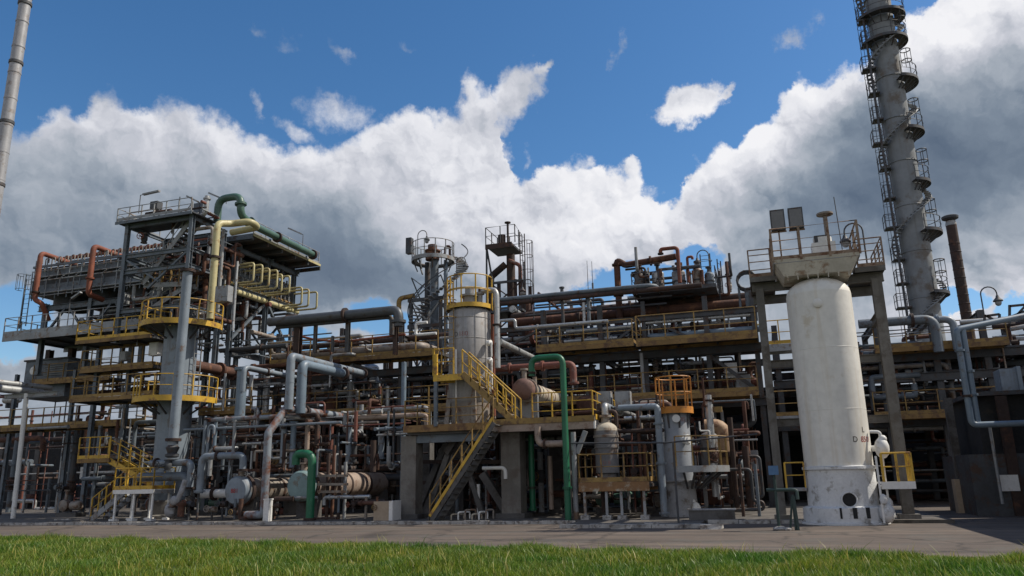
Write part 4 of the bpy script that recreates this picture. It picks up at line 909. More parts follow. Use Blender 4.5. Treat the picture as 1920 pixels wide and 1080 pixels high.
    ob('body', MB().box(q.x,28.2,.1,q1.x-.16,28.9,q1.z), M['wood'], t, False); ob('side_panel', MB().box(q1.x-.158,28.16,.1,q1.x,28.92,q1.z+.02), M['white'], t, False)
    # valve clusters near the ground
    for i,(px,py,Y,m) in enumerate(((355,945,29.0,'red'),(398,955,28.8,'cladold'),(418,945,29.1,'steel'),(375,895,29.0,'steel'),(470,890,29.6,'white'))):
        p = A(px,py,Y=Y); t = thing('hand_valve', ('valve with red handwheel below the white drum','cream valve low at the kerb left of the blue head','dark valve below the blue exchanger head','dark valve on the leg of the inverted-U pipe','small white valve above the banded shell')[i], 'valve', 'hand valves around the exchangers')
        wheel_valve(t, p, 'x', .09, (0,-1,.1), 'cladold' if i % 2 else 'steel', m); ob('stem_pipe', MB().cyl(p+Vector((0,0,-.05)),(p.x,p.y,.1),.05,n=8), M['steel'], t)
MATS['red_lettering'] = bpy.data.materials['red_lettering']
M['tealhead'] = mat('blue_green_head', (.20,.29,.29), .5, 0, .2, (.16,.15,.12), .25, scale=1.6)
M['pinkshell'] = mat('pinkish_lagging', (.33,.255,.205), .6, .1, .22, (.16,.09,.06), .3, scale=1.3)
M['bluepipe'] = mat('blue_grey_pipe', (.155,.205,.255), .45, 0, .18, (.1,.08,.07), .15)
M['rustgrey'] = mat('rust_patched_grey', (.22,.25,.28), .5, 0, .2, (.14,.055,.03), .5, scale=.8)
exchangers()
# ------------------------------------------------------------------ middle: concrete table with vessel, stairs, condenser
M['rustyel'] = mat('rust_stained_yellow', (.25,.145,.05), .7, 0, .3, (.12,.06,.03), .42, scale=1.2)
def middle():
    zd = 3.72; yf = 29.0
    xl = A(757,800,Y=yf).x; xr = A(1115,803,Y=yf).x; xm = A(925,797,Y=yf).x
    t = thing('concrete_table', 'sooty concrete table structure on thick columns carrying the grey vessel', 'concrete structure')
    colpx = [(771,978,29.6,.68),(965,975,30.0,.80),(1068,978,29.7,.30),(862,970,33.4,.62),(945,965,33.8,.55),(1045,966,33.4,.45),(800,966,33.6,.5)]
    for px,py,Y,w_ in colpx:
        p = A(px,py-10,Y=Y); q = ob('column', MB().box(p.x-w_/2,Y-w_/2,.1,p.x+w_/2,Y+w_/2,zd-.32), M['concrete'] if Y < 31 else M['dconcrete'], t, False)  # rear columns get the darker concrete, shade worked into their colour
        ob('footing', MB().box(p.x-w_*.75,Y-w_*.75,.02,p.x+w_*.75,Y+w_*.75,.28), M['dconcrete'], q, False)
    ob('slab', MB().box(xl+.1,yf+.12,zd-.3,xm+.5,34.6,zd-.06), M['dconcrete'], t, False)
    ob('beam', MB().box(xl+.4,yf+.3,zd-.62,xm-.25,yf+.62,zd-.302), M['bsteel'], t, False)
    ob('slab', MB().box(xm+.503,yf+.12,zd-.3,xr-.15,34.6,zd-.06), M['dconcrete'], t, False)
    for p0,p1,Y,w_ in (((800,968),(852,818),30.2,.22),((905,965),(858,818),30.2,.2),((838,850),(858,818),30.0,.24),((884,850),(858,818),30.0,.24),((905,888),(952,962),30.4,.3),((985,830),(1000,900),31.0,.25),((780,965),(838,830),31.5,.25)):
        ob('brace', MB().bar(A(*p0,Y=Y),A(*p1,Y=Y),w_), M['dconcrete'], t, False)
    for a,b,Y in (((785,866),(948,866),31.0),((790,905),(860,905),32.0)): ob('brace', MB().bar(A(*a,Y=Y),A(*b,Y=Y),.16), M['drust'], t, False)
    # deck edges and rails
    d = thing('vessel_deck', 'yellow-edged working deck round the foot of the grey lettered vessel', 'platform')
    ob('deck', MB().box(xl,yf,zd-.055,xm,31.6,zd), M['steel'], d, False); ob('edge_beam', MB().box(xl,yf-.05,zd-.2,xm,yf-.003,zd+.08), M['rustyel'], d, False)
    straight_rail(d, [(xl+.05,31.4,zd),(xl+.05,yf,zd),(xm-.45,yf,zd)], 'dyellow', gap=1.0, h=1.1, mid=(.4,.75), kick=False)
    d = thing('condenser_deck', 'yellow-edged deck under the horizontal condenser, right of the stair head', 'platform')
    ob('deck', MB().box(xm+.003,yf-.1,zd-.05,xr,33.5,zd+.004), M['steel'], d, False); ob('edge_beam', MB().box(xm+.003,yf-.16,zd-.34,xr,yf-.103,zd+.1), M['pinkshell'], d, False); ob('toe_board', MB().box(xm+.003,yf-.2,zd-.06,xr+.04,yf-.163,zd+.16), M['dyellow'], d, False)
    ob('edge_beam', MB().box(xr,yf-.16,zd-.34,xr+.06,33.5,zd+.1), M['white'], d, False); ob('toe_board', MB().box(xr+.062,yf-.16,zd+.0,xr+.1,33.5,zd+.2), M['yellow'], d, False)
    straight_rail(d, [(A(1000,790,Y=yf).x,yf-.1,zd),(xr-.02,yf-.1,zd),(xr-.02,33.4,zd)], 'yellow', gap=.9, mid=(.4,.75), kick=False)
    # lettered vessel
    c = Vector((-11.88,30.5,0)); r = .90; z0 = 4.75; zt = A(880,574,Y=29.6).z
    v = thing('lettered_vessel', 'grey cylindrical vessel with faded red number and yellow ringed top, over the concrete table', 'process vessel')
    ob('shell', MB().lathe(c, [(r*.55,z0-.35),(r*.9,z0-.1),(r,z0+.1),(r,zt-.12),(r*.93,zt),(r*.5,zt+.08)], 56), M['vessel'], v)
    jb = MB()
    for z in (5.7,6.55,7.4,8.3): jb.lathe(c,[(r+.002,z),(r+.010,z+.012),(r+.010,z+.04),(r+.002,z+.05)],56)
    for k in range(9):
        a = rad(-150+k*32); e = Vector((math.cos(a),math.sin(a),0))*(r+.004); jb.bar(c+e+Vector((0,0,z0+.2)), c+e+Vector((0,0,zt-.15)), .035, .012)
    ob('jacket_seam', jb, M['vessel'], v)
    ob('skirt', MB().lathe(c,[(r*.98,zd),(r*.98,zd+.06),(r*.9,zd+.1),(r*.93,z0-.05)],40), M['cladold'], v)
    for k in range(4):
        a = rad(-60+k*90); e = Vector((math.cos(a),math.sin(a),0)); ob('support_lug', MB().bar(c+e*(r+.12)+Vector((0,0,zd+.02)), c+e*(r*.95)+Vector((0,0,z0+.55)), .2,.12), M['cladold'], v, False)
    wrap_text(v,'D',.29,c,r,-90-19,7.50,MATS['faded_black']); wrap_text(v,'180',.29,c,r,-90+3,7.50,MATS['faded_red'])
    p = ring_platform(v, c, r*.2, r+.10, zt+.09, 'yellow', -200, 20, h=1.35, posts=6, deckm='dyellow', edge_h=.14)
    ob('top_rail', MB().arc((c.x,c.y,zt+.09), r+.08, .75, -200, 20, .024), M['yellow'], p)
    for dx,pyb,m in ((-.62,650,'yellow'),(.0,0,'yellow')):
        a = rad(-90+ (-34 if dx else -8)); e = Vector((math.cos(a),math.sin(a),0))*(r+.16); z_ = 8.25
        lad = MB()
        for s in (-.2,.2):
            q = c+e+Vector((s,0,0)); lad.cyl((q.x,q.y,6.2 if dx else z_),(q.x,q.y,zt+1.2),.022,n=6)
        zz = 6.3 if dx else z_
        while zz < zt+1.: lad.cyl(c+e+Vector((-.2,0,zz)), c+e+Vector((.2,0,zz)), .014, n=5); zz += .3
        if dx:
            zz = 8.3
            while zz < zt+1: lad.arc((c.x+e.x,c.y+e.y-.1,0), .36, zz, 180, 360, .02, 20); zz += .75
            ob('ladder', lad, M['dyellow'], v)
    mb = MB(); mb.lathe(c+Vector((0,0,zt+.1)),[(.3,0),(.3,.5),(.42,.52),(.42,.6),(.2,.62),(.2,.9)],16); mb.lathe(c+Vector((.45,.1,zt)),[(.12,0),(.12,.7),(.2,.72),(.2,.8)],12); ob('top_nozzle', mb, M['lsteel'], v)
    mb = MB(); q = c+Vector((r+.05,-.35,7.2)); 
    for dz in (0,-.75,-1.4): mb.lathe(q+Vector((0,0,dz)),[(.05,-.05),(.13,0),(.13,.16),(.05,.2)],12,d=Vector((1,-.3,0))); mb.cyl(q+Vector((.2,-.1,dz)),q+Vector((.2,-.1,dz-.6)),.035)
    ob('gauge_cluster', mb, M['white'], v)
    # rising pipe to the vessel top
    s = A(933,690,Y=30.6); pipe('silver pipe rising beside the lettered vessel and bending over to its top', 'silver', .13, path(s,('z',543),('x',898)), 'riser_pipe', bend=.3, fl=(.45,.98), clad=1.3)
    pipe('rusty pipe close against the right side of the lettered vessel', 'red', .09, path(A(926,780,Y=30.9),('z',590)), 'riser_pipe', fl=(.3,.7))
    pipe('silver lagged pipe slanting back from the lettered vessel', 'silver', .14, path(A(937,641,Y=30.8),('y',1003)), 'lagged_pipe', clad=1.0)
    pipe('white pipe zigzagging right along the upper walkway rail', 'silver', .075, path(A(935,602,Y=33.5),('x',966),('z',616),('x',1140)), 'pipe', bend=.15, fl=(.4,))
    # stairs and upper landing
    b = A(806,976,Y=28.0); tp = A(925,806,Y=28.0)
    ls = stair('yellow-edged concrete-dark stair from the road up to the vessel deck', Vector((b.x,28.0,.1)), Vector((tp.x,28.0,zd)), .95, 'dconcrete', 'dyellow', 'dconcrete', Vector((0,1,0)), posts=6, both=False)
    ob('edge_strip', MB().bar(Vector((b.x,27.965,.27)), Vector((tp.x,27.965,zd+.17)), .02, .11), M['yellow'], ls, False)
    pl_z = A(820,706,Y=29.2).z; x0 = A(818,703,Y=29.2).x; x1 = A(872,703,Y=29.2).x
    q = walkway('small yellow landing hugging the lettered vessel, at the head of the upper stair', x0, x1, 28.9, 29.7, pl_z, 'yellow', 'l', gap=.8, beam=.24, name='landing', cat='platform', h=1.1)
    straight_rail(q, [(x0,28.9,pl_z),(x0+.9,28.9,pl_z)], 'yellow', gap=.9, kick=False)
    t = thing('landing_post', 'yellow-topped grey post under the small vessel landing', 'support post'); ob('post', MB().bar((x0+.1,28.95,zd),(x0+.1,28.95,pl_z-.25),.14), M['bsteel'], t, False); ob('post_top', MB().bar((x0+.1,28.95,pl_z-.25),(x0+.1,28.95,pl_z+.9),.12), M['yellow'], t, False)
    e = A(966,775,Y=28.9); stair('yellow stair descending right from the vessel landing to the deck', Vector((e.x,28.9,zd)), Vector((x1,28.9,pl_z)), .75, 'dyellow', 'yellow', 'cladold', Vector((0,1,0)), posts=6)
    # condenser
    h = A(980,729,Y=30.6); r = .44; e = along(h,'y',px=1098); L = e.y-h.y
    t = thing('condenser', 'horizontal brown-headed condenser with cream lagging on the deck', 'condenser')
    ob('shell', MB().lathe(h,[(r*.86,.5),(r*.86,L),(r*.5,L+.2)],32,'y'), M['condlag'], t); ob('head', MB().lathe(h,[(r*.4,-.14),(r*.8,-.1),(r,.0),(r,.5)],32,'y'), M['redhead'], t); ob('channel_flange', MB().lathe(h,[(r*1.15,.42),(r*1.15,.56)],32,'y'), M['cladold'], t)
    bb = MB()
    for y in (1.4,2.6,3.8): bb.lathe(h,[(r*.88,y),(r*.9,y+.02),(r*.9,y+.07),(r*.88,y+.09)],32,'y')
    ob('jacket_band', bb, M['redhead'], t)
    for y in (.9,L-.8): ob('saddle', MB().box(h.x-.4,h.y+y-.1,zd+.005,h.x+.4,h.y+y+.1,h.z-.2), M['lsteel'], t, False)
    mb = MB(); mb.cyl(h+Vector((0,.25,.3)),h+Vector((0,.25,.85)),.11); mb.cyl(h+Vector((0,.25,.8)),h+Vector((0,.25,.88)),.18); mb.cyl(h+Vector((.0,1.8,.3)),h+Vector((0,1.8,.7)),.1); ob('nozzle', mb, M['cladold'], t)
    pipe('red-brown pipe running across to an elbow above the condenser', 'redbrown', .155, path(A(930,692,Y=32.2),('x',1074),('z',722)), 'cross_pipe', bend=.25, fl=(.15,.5,.98))
    Y = 28.2; pts = path(A(1066,981,Y=Y),('z',668),('x',996),('z',705)); o = pipe('tall bright green goalpost pipe rising from the road edge', 'green', .12, pts, 'goalpost_pipe', bend=.32, fl=(.16,.985))
    pipe('dark green pipe standing in the shade under the condenser deck', 'green', .12, path(A(999,958,Y=30.4),('z',815)), 'riser_pipe', fl=(.02,.3))
    pipe('rusty tan elbow pipe under the condenser deck', 'pinkshell', .13, path(A(1008,800,Y=28.7),('z',833),('x',1062)), 'elbow_pipe', bend=.28, fl=(.5,))
    pipe('pale grey frost-coated post beside the green goalpost pipe', 'lsteel', .10, path(A(1081,978,Y=28.5),('z',810)), 'post_pipe')
    one('brace_arm', MB().bar(A(1082,850,Y=28.6),A(1098,808,Y=28.6),.16), M['lsteel'], 'pale slanted knee brace under the right end of the condenser deck', 'brace', smooth=False)
    pipe('white drain pipe with elbow under the stair', 'white', .075, path(A(948,898,Y=29.6),('z',877),('x',905)), 'drain_pipe', bend=.2)
    for i,(px,y0,y1,Y,r,m,lab) in enumerate(((845,842,905,30.6,.085,'white','white pipe piece standing behind the long stair'),(897,908,966,30.2,.07,'white','white riser in the shade right of the long stair'),(911,880,970,30.8,.05,'lsteel','pale thin riser right of the long stair'),(972,840,958,31.2,.085,'cladold','cream riser beside the big dark column'),(1031,855,955,30.9,.10,'pinkshell','tan riser under the condenser deck'),(855,655,780,29.5,.035,'white','thin white pipe on the vessel skirt'),(990,845,920,31.4,.07,'cladold','slim cream riser leaning in the shade'),(968,745,790,31.5,.12,'lsteel','pale stub riser left of the condenser'))):
        pipe(lab, m, r, path(A(px,y0,Y=Y),('z',y1)), 'riser_pipe')
    # right: small domed vessel on its platform
    z7 = A(1140,905,Y=28.3).z; xa, xb = A(1086,905,Y=28.3).x, A(1218,909,Y=28.3).x
    q = walkway('rust-edged low platform round the small domed vessel', xa, xb, 28.2, 30.4, z7, 'dyellow', 'flr', gap=.95, beam=.3, name='platform', cat='platform', edge='rustedge', h=1.0)
    t = thing('platform_post_set', 'pale slim posts carrying the rust-edged low platform', 'support posts')
    for px in (1099,1140,1168,1211): p = A(px,978,Y=28.35); qq = ob('post', MB().bar((p.x,28.3,.1),(p.x,28.3,z7-.31),.09), M['lsteel'], t, False); ob('footing', MB().cbox((p.x,28.3,.17),.3,.3,.16), M['kerbc'], qq, False)
    b = A(1140,893,Y=29.3); c = Vector((b.x,29.3,0)); r = .46; zt = A(1136,808,Y=29.2).z
    t = thing('domed_vessel', 'small grey-brown vessel with domed tan head and white top elbow', 'process vessel')
    ob('shell', MB().lathe(c,[(r*.7,z7+.01),(r*.7,z7+.3),(r*.95,z7+.35),(r*.95,zt-.65),(r*1.02,zt-.64),(r*1.02,zt-.58),(r,zt-.57),(r,zt)],36), M['dustlag'], t)
    ob('head', MB().lathe(c,[(r,zt+.003)]+[(rr,zt+.003+h) for rr,h in dome(r,.34)],36), M['condlag'], t); ob('neck', MB().lathe(c,[(.17,zt+.3),(.17,zt+.5),(.26,zt+.52),(.26,zt+.6)],16), M['cladold'], t)
    ob('band', MB().lathe(c,[(r+.005,zt-.25),(r+.03,zt-.24),(r+.03,zt-.16),(r+.005,zt-.15)],36), M['cladold'], t)
    wrap_text(t,'D 8',.2,c,r*.95,-82,zt-1.25,MATS['faded_red'])
    pipe('white-topped elbow from the domed vessel running back with gaps in its lagging', 'silver', .13, path(Vector((c.x,29.3,zt+.62)),('dz',.35),('y',1215)), 'elbow_pipe', bend=.28, fl=(.3,.6,.8), clad=.7)
    pipe('silver pipe behind the domed vessel elbow', 'silver', .10, path(A(1165,770,Y=31),('y',1206)), 'lagged_pipe', clad=.6)
    pipe('grey downpipe with square bend right of the domed vessel', 'grey', .125, path(A(1246,968,Y=28.8),('z',762),('x',1160)), 'downpipe', bend=.16, fl=(.02,.35,.62))
    q = A(1133,752,Y=30.8); q2 = A(1169,752,Y=30.8)
    for i,p in enumerate((q,q2)): one('instrument_box', MB().cbox(p,.62,.4,.75).cbox(p+Vector((0,-.21,0)),.5,.03,.6), M['lsteel'], ('pale instrument box above the domed vessel, left of two','pale instrument box above the domed vessel, right of two')[i], 'instrument box', 'instrument boxes above the domed vessel', False)
    # blue-grey column with orange cage
    b = A(1279,966,Y=30.3); c = Vector((b.x,30.3,0)); zs = A(1279,902,Y=30.3).z; zt = A(1270,768,Y=30.3).z; r = .52
    t = thing('caged_column', 'slim blue-grey column on a flared white-grey skirt with orange cage on top', 'process column')
    ob('shell', MB().lathe(c,[(r,zs+.02),(r,zt-.1),(r*.9,zt+.02),(r*.4,zt+.12)],40), M['vessel2'], t)
    ob('skirt', MB().lathe(c,[(.66,.1),(.66,.16),(.62,.18),(r+.04,zs-.04),(r+.16,zs-.03),(r+.16,zs+.03)],36), M['skirt'], t)
    ob('drain_bundle', MB().sphere(c+Vector((.55,-.3,.35)),.2,10,1.4).cyl(c+Vector((.5,-.3,.6)),c+Vector((.3,-.2,.9)),.08), M['white'], t)
    ring_platform(t, c, r, r+.17, zt-.02, 'orange', 0, 360, h=1.25, posts=8, deckm='dyellow', edge_h=.2)
    ring_platform(t, c+Vector((.35,-.1,0)), .5, 1.5, A(1330,878,Y=29.6).z, 'dyellow', -100, 40, h=1.15, posts=6, deckm='lsteel', edge_h=.18, edge='lsteel')
    nz = MB(); nz.cyl(c+Vector((.3,-.4,zs+1.5)),c+Vector((.55,-.6,zs+1.5)),.13); nz.cyl(c+Vector((.45,-.52,zs+1.5)),c+Vector((.5,-.56,zs+1.5)),.2); nz.cyl(c+Vector((.1,-.45,zs+2.3)),c+Vector((.1,-.62,zs+2.3)),.15); ob('nozzle', nz, M['white'], t)
    vs, fs = text_mesh('E',.2); wrap_text(t,'85',.22,c,r,-50,zs+2.2,MATS['faded_red'])
    # tan duct elbow
    o = pipe('thick tan elbow duct with cream lagged end behind the orange rails', 'duct', .33, path(A(1322,802,Y=32.0),('x',1353),('z',878)), 'elbow_duct', bend=.55, fl=(.75,), clad=.5)
    t = thing('lagged_drum', 'tan dome-topped drum left of the thick elbow duct', 'drum'); q = A(1333,870,Y=31.6); ob('shell', MB().lathe((q.x,31.6,q.z-.2),[(.36,0),(.36,1.2)]+[(rr,1.2+h) for rr,h in dome(.36,.24)],24), M['dustlag'], t); ob('band', MB().lathe((q.x,31.6,q.z+.55),[(.375,0),(.375,.08)],24), M['steel'], t)
    one('platform_lamp', MB().cbox(A(1340,768,Y=31),.55,.3,.2).cbox(A(1331,768,Y=30.8),.12,.05,.16), M['dyellow'], 'yellow-fronted lamp box beside the orange cage', 'lamp', smooth=False)
    pipe('thin white conduit jogging down by the caged column', 'white', .03, path(A(1311,790,Y=30.5),('z',808),('x',1330),('z',825)), 'conduit')
    # thin line across, pole, wall, hydrants
    pipe('thin dark pipe strung across from the deck post to the portal frame', 'steel', .03, [A(1070,831,Y=28.3), A(1250,830,Y=28.0), A(1420,814,Y=28.2)], 'pipe', bend=.6)
    pipe('thin dark pole standing at the kerb before the caged column', 'steel', .035, path(A(1273,990,Y=26.3),('z',828)), 'pole')
    p = A(1290,985,Y=27.2); p1 = A(1378,985,Y=27.2); t = thing('low_wall', 'low mossy concrete wall between caged column and portal frame', 'wall'); ob('wall', MB().box(p.x,27.7,.09,p1.x,28.0,.42), M['dconcrete'], t, False); ob('coping', MB().box(p.x-.04,27.66,.423,p1.x+.04,28.04,.47), M['skirt'], t, False)
    t = thing('hydrant', 'dark green standpipe hydrant on a pale foot by the road', 'hydrant'); q = A(1468,992,Y=24.3)
    for dx in (-.10,.36): ob('standpipe', MB().cyl((q.x+dx,24.3,0),(q.x+dx,24.3,1.55 if dx<0 else .98),.042,n=10), M['hydr'], t)
    ob('outlet', MB().tube(fillet([(q.x-.35,24.3,1.12),(q.x+.36,24.3,1.12),(q.x+.48,24.3,1.1),(q.x+.48,24.25,.85)],.08),.05,8), M['hydr'], t)
    ob('blue_cap', MB().cbox((q.x-.10,24.3,1.68),.28,.2,.26), mat('hydrant_blue',(.07,.16,.30),.5), t, False); ob('leg', MB().bar((q.x+.42,24.25,0),(q.x+.38,24.3,.95),.07).bar((q.x+.2,24.35,0),(q.x+.34,24.3,.95),.06), M['hydr'], t, False)
    ob('foot', MB().sphere((q.x-.08,24.3,.04),.2,12,.4).sphere((q.x+.14,24.2,.03),.12,10,.5), M['kerbc'], t)
    for i,(px,m,lab) in enumerate(((1395,'drust','dark brown post at the low wall end'),(1425,'bsteel','blue-grey post left of the portal column'))): pipe(lab, m, .06, path(A(px,975,Y=30),('z',870)), 'post_pipe')
    t = thing('pipe_tangle', 'pale brass-coloured valve pipes on the ground below the long stair', 'pipework'); 
    for k in range(6):
        q = A(846+k*13,968-(k%3)*7,Y=28.6); e = A(870+k*11,970-(k%2)*9,Y=28.9); ob('pipe', MB().tube(fillet([Vector((q.x,q.y,.1)),Vector((q.x,q.y,.3+.08*(k%3))),Vector((e.x,e.y,.3+.08*(k%3))),Vector((e.x,e.y,.12))],.08),.035,7), M[('condlag','white','cladold')[k%3]], t)
M['redhead'] = mat('brown_red_head', (.17,.095,.075), .65, 0, .25, (.1,.05,.03), .3)
M['redbrown'] = mat('red_brown_pipe', (.16,.055,.038), .65, 0, .3, (.24,.2,.18), .2)
M['condlag'] = mat('cream_lagging', (.42,.37,.29), .7, 0, .2, (.2,.12,.07), .3)
M['dustlag'] = mat('dusty_grey_lagging', (.17,.165,.165), .7, 0, .25, (.13,.09,.065), .35)
M['vessel2'] = mat('pale_blue_grey_shell', (.27,.29,.32), .55, 0, .15, (.18,.14,.11), .2, streak=(.2,.18,.17))
M['skirt'] = mat('chalky_skirt', (.33,.33,.335), .85, 0, .22, (.15,.13,.11), .35, bump=.3)
M['orange'] = mat('orange_paint', (.55,.215,.03), .55, 0, .22, (.2,.09,.03), .25)
M['rustedge'] = mat('rust_stained_edge', (.24,.125,.05), .7, 0, .3, (.4,.36,.28), .3)
M['kerbc'] = bpy.data.materials['kerb_concrete']
M['duct'] = mat('tan_duct_lagging', (.37,.24,.14), .65, 0, .25, (.17,.075,.035), .35)
M['hydr'] = mat('hydrant_green', (.02,.045,.04), .5, 0, .2)
MATS['faded_red'] = mat('faded_red_lettering', (.27,.13,.12), .7, 0, .3); MATS['faded_black'] = mat('faded_black_lettering', (.11,.10,.105), .7, 0, .3)
middle()
# ------------------------------------------------------------------ pipe racks, walkways, skyline equipment, right side
def racks():
    yf, yb = 37.7, 43.0; zw = 7.68; zl = 5.05
    pxs = [425,520,640,752,905,1022,1130,1213,1332,1424]
    xs = [A(p,700,Y=yf).x for p in pxs]
    cols, B, K = [], [], []
    for i,x in enumerate(xs):
        cols += [(x,yf,.1,10.1 if i not in (4,) else 9.,.24 if i != 7 else .2),(x,yb,.1,9.6,.24)]
        for z in (zl-.2,zw-.25,9.3): B.append(((x,yf,z),(x,yb,z),.2,.3))
    for z in (zl-.22,zw-.3): B += [((xs[0]-1.,yf-.18,z),(xs[-1]+.3,yf-.18,z),.2,.36),((xs[0]-1.,yb,z),(xs[-1]+.3,yb,z),.2,.36)]
    B += [((xs[4],yf-.1,9.2),(xs[-1]+.2,yf-.1,9.2),.16,.24)]
    K += [((xs[8],yf,zw-.5),(xs[9],yf,zl+.2),.16),((xs[8]+.2,yb,zl),(xs[9],yb,zw-.3),.14),((xs[1],yb,zl),(xs[2],yb,zw-.3),.12),((xs[4],yf,zw),(xs[5],yf+.02,9.2),.12),((xs[6],yf,zw),(xs[7],yf+.02,9.2),.12),((xs[7]+.1,yf,9.2),(xs[8],yf+.02,zw),.12)]
    rk = frame('pipe_rack', 'long dark two-tier steel pipe rack crossing the middle of the plant', 'pipe rack', cols, B, K, 'steel')
    ob('lower_shade_deck', MB().box(xs[0]-1.2,yf+.05,zl-.03,xs[-1]+.3,47.0,zl+.07), M['dconcrete'], rk, False)  # solid slab added to keep the ground bay below dark
    ob('upper_shade_deck', MB().box(xs[3],yf+.2,zw-.05,xs[-1]+.2,yb-1.8,zw+.0), M['steel'], rk, False)  # solid plate added so the tier below stays in shadow
    one('support_post', MB().cyl((A(757,720,Y=35.2).x,35.2,.1),(A(757,720,Y=35.2).x,35.2,zw-.2),.13,n=14), M['bluepipe'], 'blue-grey round post under the left upper walkway', 'support post')
    one('support_post', MB().cyl((xs[7]-.1,36.9,zl),(xs[7]-.1,36.9,zw-.3),.09,n=12), M['lsteel'], 'pale round post between the two middle walkways', 'support post')
    # walkways
    ya = 36.1
    xL0, xL1 = A(505,689,Y=ya).x, A(822,655,Y=ya).x; xM0, xM1 = A(1005,653,Y=ya).x, A(1421,634,Y=ya).x
    walkway('long yellow-railed upper walkway left of the lettered vessel', xL0, xL1, ya, ya+1.4, 8.1, 'dyellow', 'f', gap=1.25, beam=.2, edge='oyellow')
    walkway('long yellow-railed upper walkway right of the lettered vessel', xM0, A(1188,646,Y=ya).x, ya, ya+1.4, zw+.15, 'dyellow', 'fr', gap=1.35, beam=.2, edge='oyellow')
    walkway('upper walkway with bright top rail ending at the portal frame', A(1193,646,Y=ya).x, xM1, ya, ya+1.4, zw+.10, 'dyellow', 'flr', gap=1.3, beam=.2, edge='oyellow', h=1.25)
    walkway('lower yellow walkway left, behind the sagging pink pipe', A(470,785,Y=ya).x, A(850,765,Y=ya).x, ya, ya+1.3, zl+.15, 'dyellow', 'f', gap=1.3, beam=.2, edge='oyellow')
    walkway('lower yellow walkway right, behind the orange cage', A(1005,752,Y=ya).x, A(1424,745,Y=ya).x, ya, ya+1.3, zl+.15, 'dyellow', 'fr', gap=1.3, beam=.2, edge='oyellow')
    # right-hand rack
    yr = 41.8; zu = (A(1680,653,Y=41).z+A(1880,643,Y=41).z)/2; zr2 = (A(1690,778,Y=41).z+A(1890,772,Y=41).z)/2
    cols, B, K = [], [], []
    rx = [A(p,700,Y=yr).x for p in (1460,1560,1655,1760,1856,1960)]
    for x in rx:
        cols += [(x,yr,.05,9.1,.28),(x,yr+5,.05,9.1,.28)]
        for z in (zr2-.25,zu-.3,8.9): B.append(((x,yr,z),(x,yr+5,z),.22,.32))
    for z in (zr2-.3,zu-.36,6.0): B += [((rx[0]-.3,yr-.15,z),(rx[-1]+2,yr-.15,z),.2,.4),((rx[0]-.3,yr+5,z),(rx[-1]+2,yr+5,z),.2,.4)]
    rk = frame('pipe_rack', 'dark pipe rack behind and right of the white column', 'pipe rack', cols, B, K, 'steel')
    ob('lower_shade_deck', MB().box(rx[0]-.6,yr+.1,zr2-.05,rx[-1]+4,yr+9,zr2+.08), M['dconcrete'], rk, False)  # slab added to darken the right bay under it
    ob('upper_shade_deck', MB().box(rx[0]-.6,yr+.2,zu-.12,rx[-1]+4,yr+4.6,zu-.03), M['steel'], rk, False)  # plate added to shade the right rack tier under it
    walkway('yellow-railed upper walkway right of the white column', A(1640,655,Y=40.6).x, A(1893,643,Y=40.6).x, 40.6, 41.5, zu, 'dyellow', 'f', gap=1.5, beam=.2, edge='oyellow')
    walkway('yellow-railed lower walkway right of the white column', A(1640,780,Y=40.6).x, A(1893,772,Y=40.6).x, 40.6, 41.5, zr2, 'dyellow', 'f', gap=1.5, beam=.2, edge='oyellow')
    a = A(1430,648,Y=36.4); walkway('short yellow walkway between portal column and white column', a.x, A(1496,645,Y=36.4).x, 36.4, 37.4, a.z, 'yellow', 'fl', gap=.8, beam=.3, edge='lsteel')
    a = A(1445,782,Y=36.4); walkway('short lower walkway between portal column and white column', a.x, A(1512,780,Y=36.4).x, 36.4, 37.4, a.z, 'dyellow', 'fl', gap=1.1, beam=.3, edge='lsteel')
    # skyline pipes over the middle
    def px_pipe(lab, m, r, p0, px1, Y, name='pipe', extra=(), **k): return pipe(lab, m, r, path(A(*p0,Y=Y),('x',px1),*extra), name, **k)
    px_pipe('highest dark pipe along the rack top, bending back near the red candy-cane pipe', 'bsteel', .11, (925,563), 1229, 37.0, extra=(('y',1430),), bend=.6, fl=(.3,))
    px_pipe('dark rust pipe just under the highest rack pipe', 'drust', .13, (925,571), 1316, 37.0, fl=(.2,.7))
    px_pipe('upper thin dark rail pipe behind the rack top', 'steel', .05, (1000,578), 1260, 38.4); px_pipe('lower thin dark rail pipe behind the rack top', 'steel', .05, (985,592), 1250, 38.4)
    px_pipe('thick rust-brown pipe running behind the right upper walkway rail', 'rust', .24, (955,606), 1425, 39.4, fl=(.3,.62))
    px_pipe('second thick rust-brown pipe above the right upper walkway', 'drust', .2, (960,594), 1425, 40.2, fl=(.5,))
    px_pipe('silver pipe lying behind the right upper walkway', 'silver', .11, (1062,622), 1186, 37.8); px_pipe('silver pipe with bright end above the portal-end walkway', 'silver', .09, (1210,606), 1407, 37.7)
    px_pipe('dull grey-blue pipe low behind the portal-end walkway rail', 'bluepipe', .16, (1215,632), 1424, 38.0)
    px_pipe('yellowish narrow pipe behind the portal-end walkway', 'pyellow', .06, (1215,625), 1424, 38.6)
    for i,(px,y0,y1,m) in enumerate(((1056,538,610,'steel'),(1096,565,606,'silver'),(1105,560,610,'bsteel'))): pipe(('dark stub with clamp head on the rack top','silver hairpin riser on the rack rail','blue-grey riser beside the silver hairpin')[i], m, .09, path(A(px,y1,Y=37.2),('z',y0)), 'riser_pipe', fl=(.6,.98))
    # overhead duct left of middle
    px_pipe('thick dark grey overhead pipe arching down at its right end', 'duct_grey', .235, (505,604), 748, 33.6, 'overhead_pipe', extra=(('z',612),), bend=.5, fl=(.55,.97), clad=2.)
